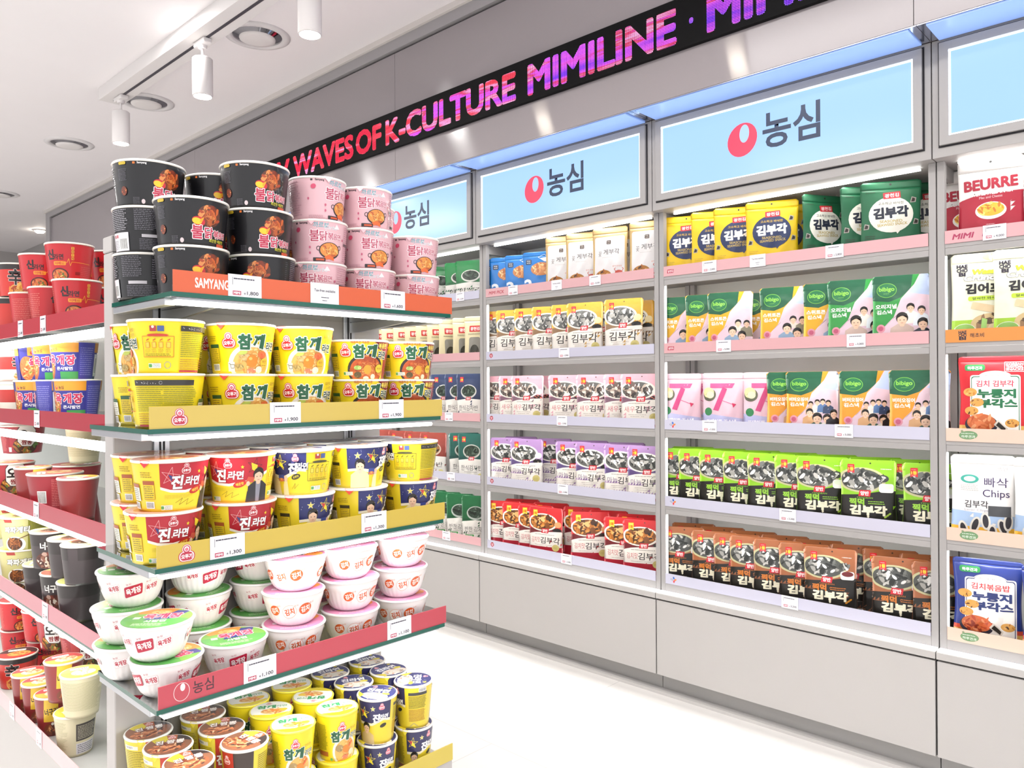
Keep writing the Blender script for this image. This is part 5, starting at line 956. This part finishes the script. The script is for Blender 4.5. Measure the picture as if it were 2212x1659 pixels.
def butter(A, w, h):
    A.poly([(-w*.6, 0), (-w*.6, h*.48), (-w*.2, h*.56), (w*.6, h*.58), (w*.6, 0)], 'a81a33'); A.t('BEURRE', 0, h*.685, h*.12, 'a81a33', b=.045, w=w*.78, rot=.03); A.t('BUTTER SEAWEED SNACK', -w*.02, h*.575, h*.042, 'f4ecec', b=.04, w=w*.68, rot=.04); A.rect(-w*.36, h*.53, -w*.35, h*.531, 'a81a33'); A.t('Mac and Cheese', 0, h*.525, h*.03, 'e8c8cc', w=w*.34, rot=.03)
    A.ell(0, h*.36, w*.23, h*.105, 'efe9e2'); A.food(0, h*.375, w*.2, h*.08, 'e8b83a', ['f0c850', 'd8902a', 'f4dc7a', 'c87a2a'], 22); A.lines(-w*.07, h*.19, w*.07, h*.205, 1, 'e8d0d0'); A.ell(0, h*.95, 3.4, 3.2, '1c1a1a'); A.lines(-w*.4, h*.82, w*.4, h*.83, 1, 'd8d4d2')
def wasabi(A, w, h):
    A.rect(-w, 0, w, h*.25, '97c22f'); A.food(w*.2, h*.2, w*.36, h*.12, 'c8b080', ['e0cca0', '8a6a48', '5a4630', 'd8c090'], 16, .5, 3); A.ell(-w*.26, h*.12, w*.2, h*.09, 'e4e4de'); A.ell(-w*.26, h*.145, w*.17, h*.06, '8ab85a'); A.poly([(0, h*.08), (w*.03, h*.27), (w*.12, h*.25), (w*.09, h*.08)], '9ac86a')
    for i, q in enumerate(('HAE', 'CHO', 'BI')): A.t(q, -w*.3, h*.86-i*h*.045, h*.038, '2a2432', b=.06, w=w*(.18 if i < 2 else .1))
    A.t('Wasabi', w*.12, h*.79, h*.05, 'c8d82a', b=.06, o='2a5a2a', ow=.02, w=w*.5, sh=.2); A.t('Crunch', w*.04, h*.725, h*.06, 'f4f4f0', b=.05, o='2a2a4a', ow=.03, w=w*.6, sh=.2); A.t('김어포', w*.06, h*.6, h*.11, '1c1a1e', b=.05, w=w*.6); A.rr(w*.1, h*.49, w*.6, h*.05, 5, 'b8d43a'); A.t('알싸한 와사비', w*.1, h*.49, h*.03, '2a3a1a', b=.02, w=w*.46); A.food(w*.3, h*.95, w*.26, h*.045, 'e0c480', ['d8b068', 'ecd8a0'], 6); A.rr(w*.1, h*.38, w*.5, h*.08, 3, 'd8c098', rot=-.25)
def nurung(c1, c2, c3, t1, t2, bowl):
    def f(A, w, h):
        A.rect(-w, 0, w, h*.16, 'd8a85a'); A.rect(-w, h*.14, w, h*.19, c3); A.food(0, h*.06, w*.5, h*.06, 'd8a050', BROWNCHIP, 14)
        for (g, c) in ((1.0, 'f3efe8'), (.955, c2), (.925, 'f3efe8')):
            A.rr(w*.04, h*.42, w*.72*g, h*.72*(g if g == 1 else g*1.01), 7, c); A.ell(w*.04, h*.76, w*.24*g, h*.07*g, c)
        A.rr(w*.04, h*.44, w*.64, h*.62, 6, 'f3efe8'); A.rr(-w*.25, h*.87, w*.3, h*.075, 7, '2f8a4a'); A.t('하루견과', -w*.25, h*.865, h*.04, 'eaf4ea', b=.03, w=w*.22); A.t('바 · 삭 · 바 · 삭', w*.04, h*.775, h*.025, '5a5450', w=w*.3)
        A.t(t1, w*.04, h*.68, h*.075, 'c82a4a' if c2 != '2a3468' else 'c8303a', b=.025, w=w*.54); A.t(t2[0], w*.06, h*.565, h*.1, c1, b=.06, w=w*.54); A.t(t2[1], w*.08, h*.45, h*.1, c1, b=.06, w=w*.54)
        A.ell(-w*.16, h*.2, w*.24, h*.12, '2a2a3a'); A.food(-w*.16, h*.225, w*.21, h*.1, 'c8683a', bowl, 24); 
        for (x, y) in ((-.32, .58), (-.22, .46), (-.3, .36)): A.food(w*x, h*y, w*.1, h*.05, 'd8a050', BROWNCHIP, 6)
        A.food(w*.28, h*.22, w*.1, h*.05, 'd8a050', BROWNCHIP, 7); A.poly([(w*.02, h*.2), (w*.08, h*.26), (w*.22, h*.16), (w*.18, h*.1)], 'd8d0c4'); A.poly([(w*.05, h*.195), (w*.09, h*.235), (w*.19, h*.16), (w*.17, h*.12)], '26221e'); A.t('DELICIOUS', w*.06, h*.075, h*.025, '3a3438', b=.03, w=w*.2); A.t('TASTY', w*.08, h*.045, h*.025, '3a3438', b=.03, w=w*.11)
        if c2 != '2a3468': A.frame(w*.18, h*.82, w*.46, h*.93, 1.4, 'f8ecec'); [A.t(q, w*.32, h*y, h*.025, 'f8ecec', b=.04, w=w*.24) for q, y in (('KOREAN', .905), ('TRADITIONAL', .875), ('SNACKS', .845))]
    return f
def chips(A, w, h):
    A.poly([(-w*.6, h*.16), (-w*.6, h*.36), (w*.6, h*.30), (w*.6, h*.16)], '9fb8d8'); A.rect(-w, 0, w, h*.17, 'e0a82a')
    for (x, y, r) in ((-.3, .13, .2), (-.12, .19, -.3), (.04, .24, .1), (.14, .11, .0), (.3, .18, .3), (.38, .24, -.1)):
        A.ell(w*x, h*y, w*.075, h*.1, 'd8d4ca', rot=r); A.ell(w*x, h*y, w*.045, h*.075, '2c2a30', rot=r)
    A.rect(w*.08, h*.30, w*.42, h*.42, '4a4c50'); A.ell(-w*.2, h*.72, w*.14, h*.05, '3a9a8a'); A.ell(-w*.2, h*.72, w*.09, h*.03, 'dff0ec'); A.lines(-w*.34, h*.58, -w*.06, h*.66, 4, 'b8b4b0'); A.t('빠삭', w*.2, h*.69, h*.11, '3a2a58', b=.0, w=w*.36); A.t('Chips', w*.2, h*.55, h*.11, '3a2a58', b=.0, w=w*.4); A.t('김부각', -w*.1, h*.43, h*.085, '2a2630', b=.01, w=w*.36); A.t('Laver Chips', -w*.1, h*.36, h*.035, 'a8a4b0', w=w*.36); A.t('명인', w*.3, h*.85, h*.05, '8a8684', w=w*.14); A.ring(w*.18, h*.85, 6, 6, 1, '8a8684')
def leaf(top, mid, txt, t2=None, win='2a3a2e', rib=True, low='e6e3dc', tag_='2f9a3a'):
    def f(A, w, h):
        A.rect(-w, h*.5, w, h+2, top); A.ell(0, h*.62, w*.3, h*.15, mid); A.food(0, h*.63, w*.26, h*.12, win, ['1c2a20', '3a4a3c', '56665a', '141c16'], 24, .3); A.poly([(-w*.6, 0), (-w*.6, h*.42), (0, h*.47), (w*.6, h*.44), (w*.6, 0)], low)
        if rib: ribbon(A, -w*.28, h*.87, w/160); label(A, 0, h*.47, w/165)
        A.t(txt, 0, h*.27, h*.115, '2a2622', b=.0, w=w*.72); A.lines(-w*.25, h*.17, w*.2, h*.2, 1, 'a8a098')
        if t2: A.t(t2, -w*.2, h*.12, h*.05, 'f0f0f4', b=.02); A.rr(-w*.2, h*.12, w*.3, h*.065, 2, tag_); A.t('김자반', -w*.2, h*.12, h*.04, 'f0f0f4', b=.02, w=w*.22)
        A.rect(-w, 0, w, h*.035, 'a81f30' if rib else low); A.ell(w*.3, h*.1, w*.09, h*.06, 'd8cf8a')
    return f
def kraftwin(A, w, h):
    A.rr(0, h*.72, w*.5, h*.14, 3, 'c8302c'); A.t('광천김', 0, h*.72, h*.08, 'f8ecea', b=.03, w=w*.4); A.lines(-w*.3, h*.58, w*.3, h*.62, 2, '6a6050'); A.rr(0, h*.28, w*.5, h*.5, 12, '8d8a80'); A.food(0, h*.2, w*.2, h*.16, '3a382e', ['2a2a22', '4a463a', '6a5a3a'], 14)
P = {}
def pt(k, *a, **b): T[k] = lambda: pouch('snack_pouch', *a, **b); P[k] = a[0]
pt('lime', .168, .217, .026, '7fb51c', dip('86bd1e', '8fc43a', 'dfe6d2', '9ab83a'), seed=31)
pt('brown', .168, .210, .026, '8a5232', dip('9a5c38', 'c8742a', '6a1f24', 'c8842a'), seed=32)
pt('gold', .172, .230, .026, 'c8963a', yb('cf9c38', '김부각', mid='8a6a4a', food=CHIP, extra=('1c1c1a', '2e2c2a', '3a3a36'), side='e8d8a8'), seed=33)
pt('rose', .170, .214, .026, 'dba4ae', yb('dfa6b2', '김부각', '새우', 'c8606a', mid='7a5a6a', food=['e0d8cc', 'b8a898', '6a5a54', '3a3230', 'f0ece4'], extra=('1f1d1c', 'd86a5a', '2c2a28')), seed=34)
pt('purple', .165, .218, .026, '8d6c9c', yb('a07fae', '김부각', '마늘', '6a5580', mid='5a4a78', food=CHIP, extra=('1f1d1c', 'c8c4a0', '2c2a28')), seed=35)
pt('red', .172, .215, .026, 'b8262c', yb('bf2a2e', '김부각', '김치맛', 'c0404a', mid='6a1f26', food=BROWNCHIP+['2a201c'], fbase='7a4a24', rib='e8c42a', ribt='b8401e', extra=('1f1d1c', '2c2a28'), side='d89a6a'), seed=36)
pt('yellow', .180, .232, .030, 'eac315', blob('22305a', 'eac315', 'f4f2ec', 'c8a83a'), fin=MATTE(), seed=37)
pt('green', .178, .230, .030, '1c6240', blob('e8e6da', '1c6240', '22283a', '3a3a30'), fin=MATTE(), seed=38)
pt('bibyel', .165, .217, .025, 'd8a21f', big('dba520', '스위트콘', P4), seed=39)
pt('bibgre', .168, .219, .025, '2a8a3c', big('2f9040', '오리지널', P4G), seed=40)
pt('bibora', .172, .212, .025, 'd98a24', big('e09326', '버터오징어', P7), seed=41)
pt('seven', .155, .212, .026, 'e3bfcb', seven, fin=MATTE(), seed=42, wr=.0022)
pt('crab', .158, .236, .026, 'd0b078', crab, fin=MATTE(), seed=43, wr=.0018)
pt('shrimp', .15, .186, .025, '1a78c8', shrimp, seed=44)
pt('butter', .168, .243, .026, 'e6e2df', butter, fin=MATTE(), seed=45, seal=.16)
pt('wasabi', .150, .262, .026, 'dfe0c8', wasabi, seed=46)
pt('nurred', .172, .248, .034, 'c8202c', nurung('1f6a44', '2a6a4a', 'd8a85a', '김치 김부각', ('누룽지', '부각스'), ['d87a48', 'b8522a', 'e09a6a']), pinch=True, seal=.06, seed=47, wr=.0022, fin=MATTE())
pt('nurblu', .178, .243, .034, '2a3a82', nurung('24346e', '2a3468', 'c8482f', '김치볶음밥', ('누룽지', '부각스'), ['d8683a', 'b8482a', 'e8946a', '8a2f1a']), pinch=True, seal=.06, seed=48, wr=.0022)
pt('chips', .165, .252, .030, 'e9e7e5', chips, fin=MATTE(), seed=49)
pt('leafgreen', .165, .20, .026, '1c6a3a', leaf('1f7a40', 'd8d8d0', '한식김', rib=False), seed=50)
pt('kraft', .12, .215, .034, 'e3d7ae', kraftwin, fin=MATTE(), seed=51)
pt('navy', .150, .228, .026, '2c3654', leaf('2c3858', 'c8c8c4', '한식김자반'), seed=52)
pt('teal', .155, .228, .026, '1c4a46', leaf('1f544c', 'b8b8b0', '한식김자반'), seed=53)
pt('brick', .155, .222, .026, '8a3a30', leaf('8f4036', 'c8b8a8', '김자반', win='8a5a34'), seed=54)
pt('forest', .15, .222, .028, '17502f', leaf('195a34', 'a8b0a8', '반찬 김자반', rib=False, t2='1'), seed=55)
drop = None
PD = {'lime': 'lime green and black seaweed pouch', 'brown': 'brown and black seaweed pouch', 'gold': 'gold topped seaweed pouch', 'rose': 'pink topped seaweed pouch', 'purple': 'purple topped seaweed pouch', 'red': 'red topped kimchi seaweed pouch', 'yellow': 'yellow pouch with navy bubble', 'green': 'green pouch with white bubble', 'bibyel': 'green and yellow snack pouch with people', 'bibgre': 'all-green snack pouch with people', 'bibora': 'green and orange snack pouch with people', 'seven': 'pale pink matte snack pouch', 'crab': 'kraft and white crab snack pouch', 'shrimp': 'bright blue shrimp snack pouch', 'butter': 'white and red butter snack pouch', 'wasabi': 'cream and lime wasabi snack pouch', 'nurred': 'red crisps bag with white shield', 'nurblu': 'navy crisps bag with white shield', 'chips': 'white and yellow seaweed chips pouch', 'leafgreen': 'green and white seaweed pouch', 'kraft': 'slim cream seaweed pouch with red tag', 'navy': 'navy seaweed flake pouch', 'teal': 'dark teal seaweed flake pouch', 'brick': 'brick red seaweed flake pouch', 'forest': 'dark green seaweed flake pouch'}
rp = random.Random(9); SHF = {}
def shelf(bay, k, tp, fr, bk=(), th=20, x0=2.578):
    # fr: left bearing of each front pouch (optionally with its own turn); bk: pouches of the row behind
    for row, its in ((0, fr), (1, bk)):
        for i, q in enumerate(its):
            px, a = (q[0], q[1]) if isinstance(q, tuple) else (q, th); SHF.setdefault((k, row), []).append((px, a, tp, i, len(its), x0+.098*row))
def settle():
    for (k, row), its in SHF.items():
        its.sort(reverse=True); prev = None
        for (px, a, tp, i, n, x0) in its:                       # right to left: each pouch tucks behind the one on its right
            w = P[tp]; a = radians(a+rp.uniform(-1, 1)); X = x0; t = .027
            if prev:
                Xp, Yp, ap, wp = prev
                for _ in range(4):
                    L = on_x(px, 829, X); D = (L.y-Yp)/cos(a)
                    if D < w*.98:
                        X = max(X, Xp+t-D*sin(a)); m = (w-D)                          # clearance at the left edge of the neighbour
                        if w*sin(a)+X < Xp+min(m, wp)*sin(ap)+t: a = min(1.2, math.asin(min(.9, (Xp+min(m, wp)*sin(ap)+t-X)/w)))
            X = min(X, 2.80-w*sin(a)-.012) if w*sin(a) < .2 else X
            L = on_x(px, 829, X); prev = (X, L.y, a, w); o = make(tp)
            o.location = (X+w/2*sin(a), L.y-w/2*cos(a), ZB[k]+H+.0006); o.rotation_euler = (0, 0, -pi/2+a); r = 'front' if row == 0 else 'rear'
            pos = 'only one in its %s row' % r if n == 1 else '%s from left in its %s row' % (ORD[i], r)
            tag(o, PD[tp]+', '+pos, 'snack pouch', PD[tp].replace('pouch', 'pouches').replace(' bag', ' bags')+' on one shelf')
# bay right of the middle
shelf(3, 0, 'yellow', [1434, 1494, 1543, (1612, 22)], [(1640, 22)], th=24)
shelf(3, 0, 'green', [(1735, 58), (1817, 42), (1860, 24)], [(1945, 26)], th=24)
shelf(3, 1, 'bibyel', [(1425, 24), 1481, (1529, 18), (1642, 18), (1735, 24)], [(1600, 24)], th=24)
shelf(3, 1, 'bibgre', [(1788, 16), (1884, 12)], [], th=18)
shelf(3, 2, 'seven', [(1430, 14), 1517, (1604, 22)], [1470, 1556], th=14)
shelf(3, 2, 'bibora', [(1655, 30), (1697, 14), (1811, 30), (1919, 14)], [(1852, 18)], th=16)
shelf(3, 3, 'lime', [(1428, 27), 1463.5, 1508, 1559, 1612, 1671, 1718, (1813, 16), (1947, 18)], [1450, 1515, 1585, 1660, 1740, 1830, 1918], th=23)
shelf(3, 4, 'brown', [(1425, 24), 1491, (1538, 26), 1573, 1624, 1679, (1733, 17), (1879, 16), 1966], [1450, 1510, 1575, 1640, 1710, 1790, 1860, 1940], th=23)
# middle bay
shelf(2, 0, 'shrimp', [1046, 1060, 1092, (1131, 20)], [], th=24)
shelf(2, 0, 'crab', [1180, 1224, (1282, 12), (1361, 16)], [(1318, 16)], th=20)
shelf(2, 1, 'gold', [1046, 1072, 1111, 1149, 1191, (1225, 14), (1306, 12)], [1190, 1262, (1330, 16)], th=25)
shelf(2, 2, 'rose', [1040, 1077, (1104, 14), (1184, 26), (1244, 22), (1303, 40), 1340], [1120, 1200, 1290], th=24)
shelf(2, 3, 'purple', [1058, (1101, 20), 1199, (1241, 18), 1303, 1353], [1090, 1160, 1235, 1310], th=24)
shelf(2, 4, 'red', [1050, 1083, 1117, (1141, 14), (1230, 40), 1302, 1343], [1090, 1150, 1215, 1270, 1330], th=25)
# far bay
shelf(1, 0, 'leafgreen', [(920, 56), (962, 40), 985], [], th=26)
shelf(1, 1, 'kraft', [(800, 66), (824, 66), (849, 66), (874, 66), (898, 66), (922, 66), (948, 66), (978, 58), (1004, 22)], [], th=60)
shelf(1, 2, 'navy', [930, 960, (986, 14)], [], th=27)
shelf(1, 3, 'brick', [800, 838, 872, 906], [], th=24)
shelf(1, 3, 'teal', [(968, 46), (988, 22)], [], th=24)
shelf(1, 4, 'forest', [905, 935, 962, 995], [], th=27)
# rightmost bay
shelf(4, 0, 'butter', [(2071, 10)], [(2024, 14), (2168, 12)])
shelf(4, 1, 'wasabi', [(2055, 12), (2146, 12)], [])
shelf(4, 2, 'nurred', [(2070, 10)], [])
shelf(4, 3, 'chips', [(2052, 10), (2188, 10)], [])
shelf(4, 4, 'nurblu', [(2055, 10), (2204, 10)], [])
settle(); drop_text()
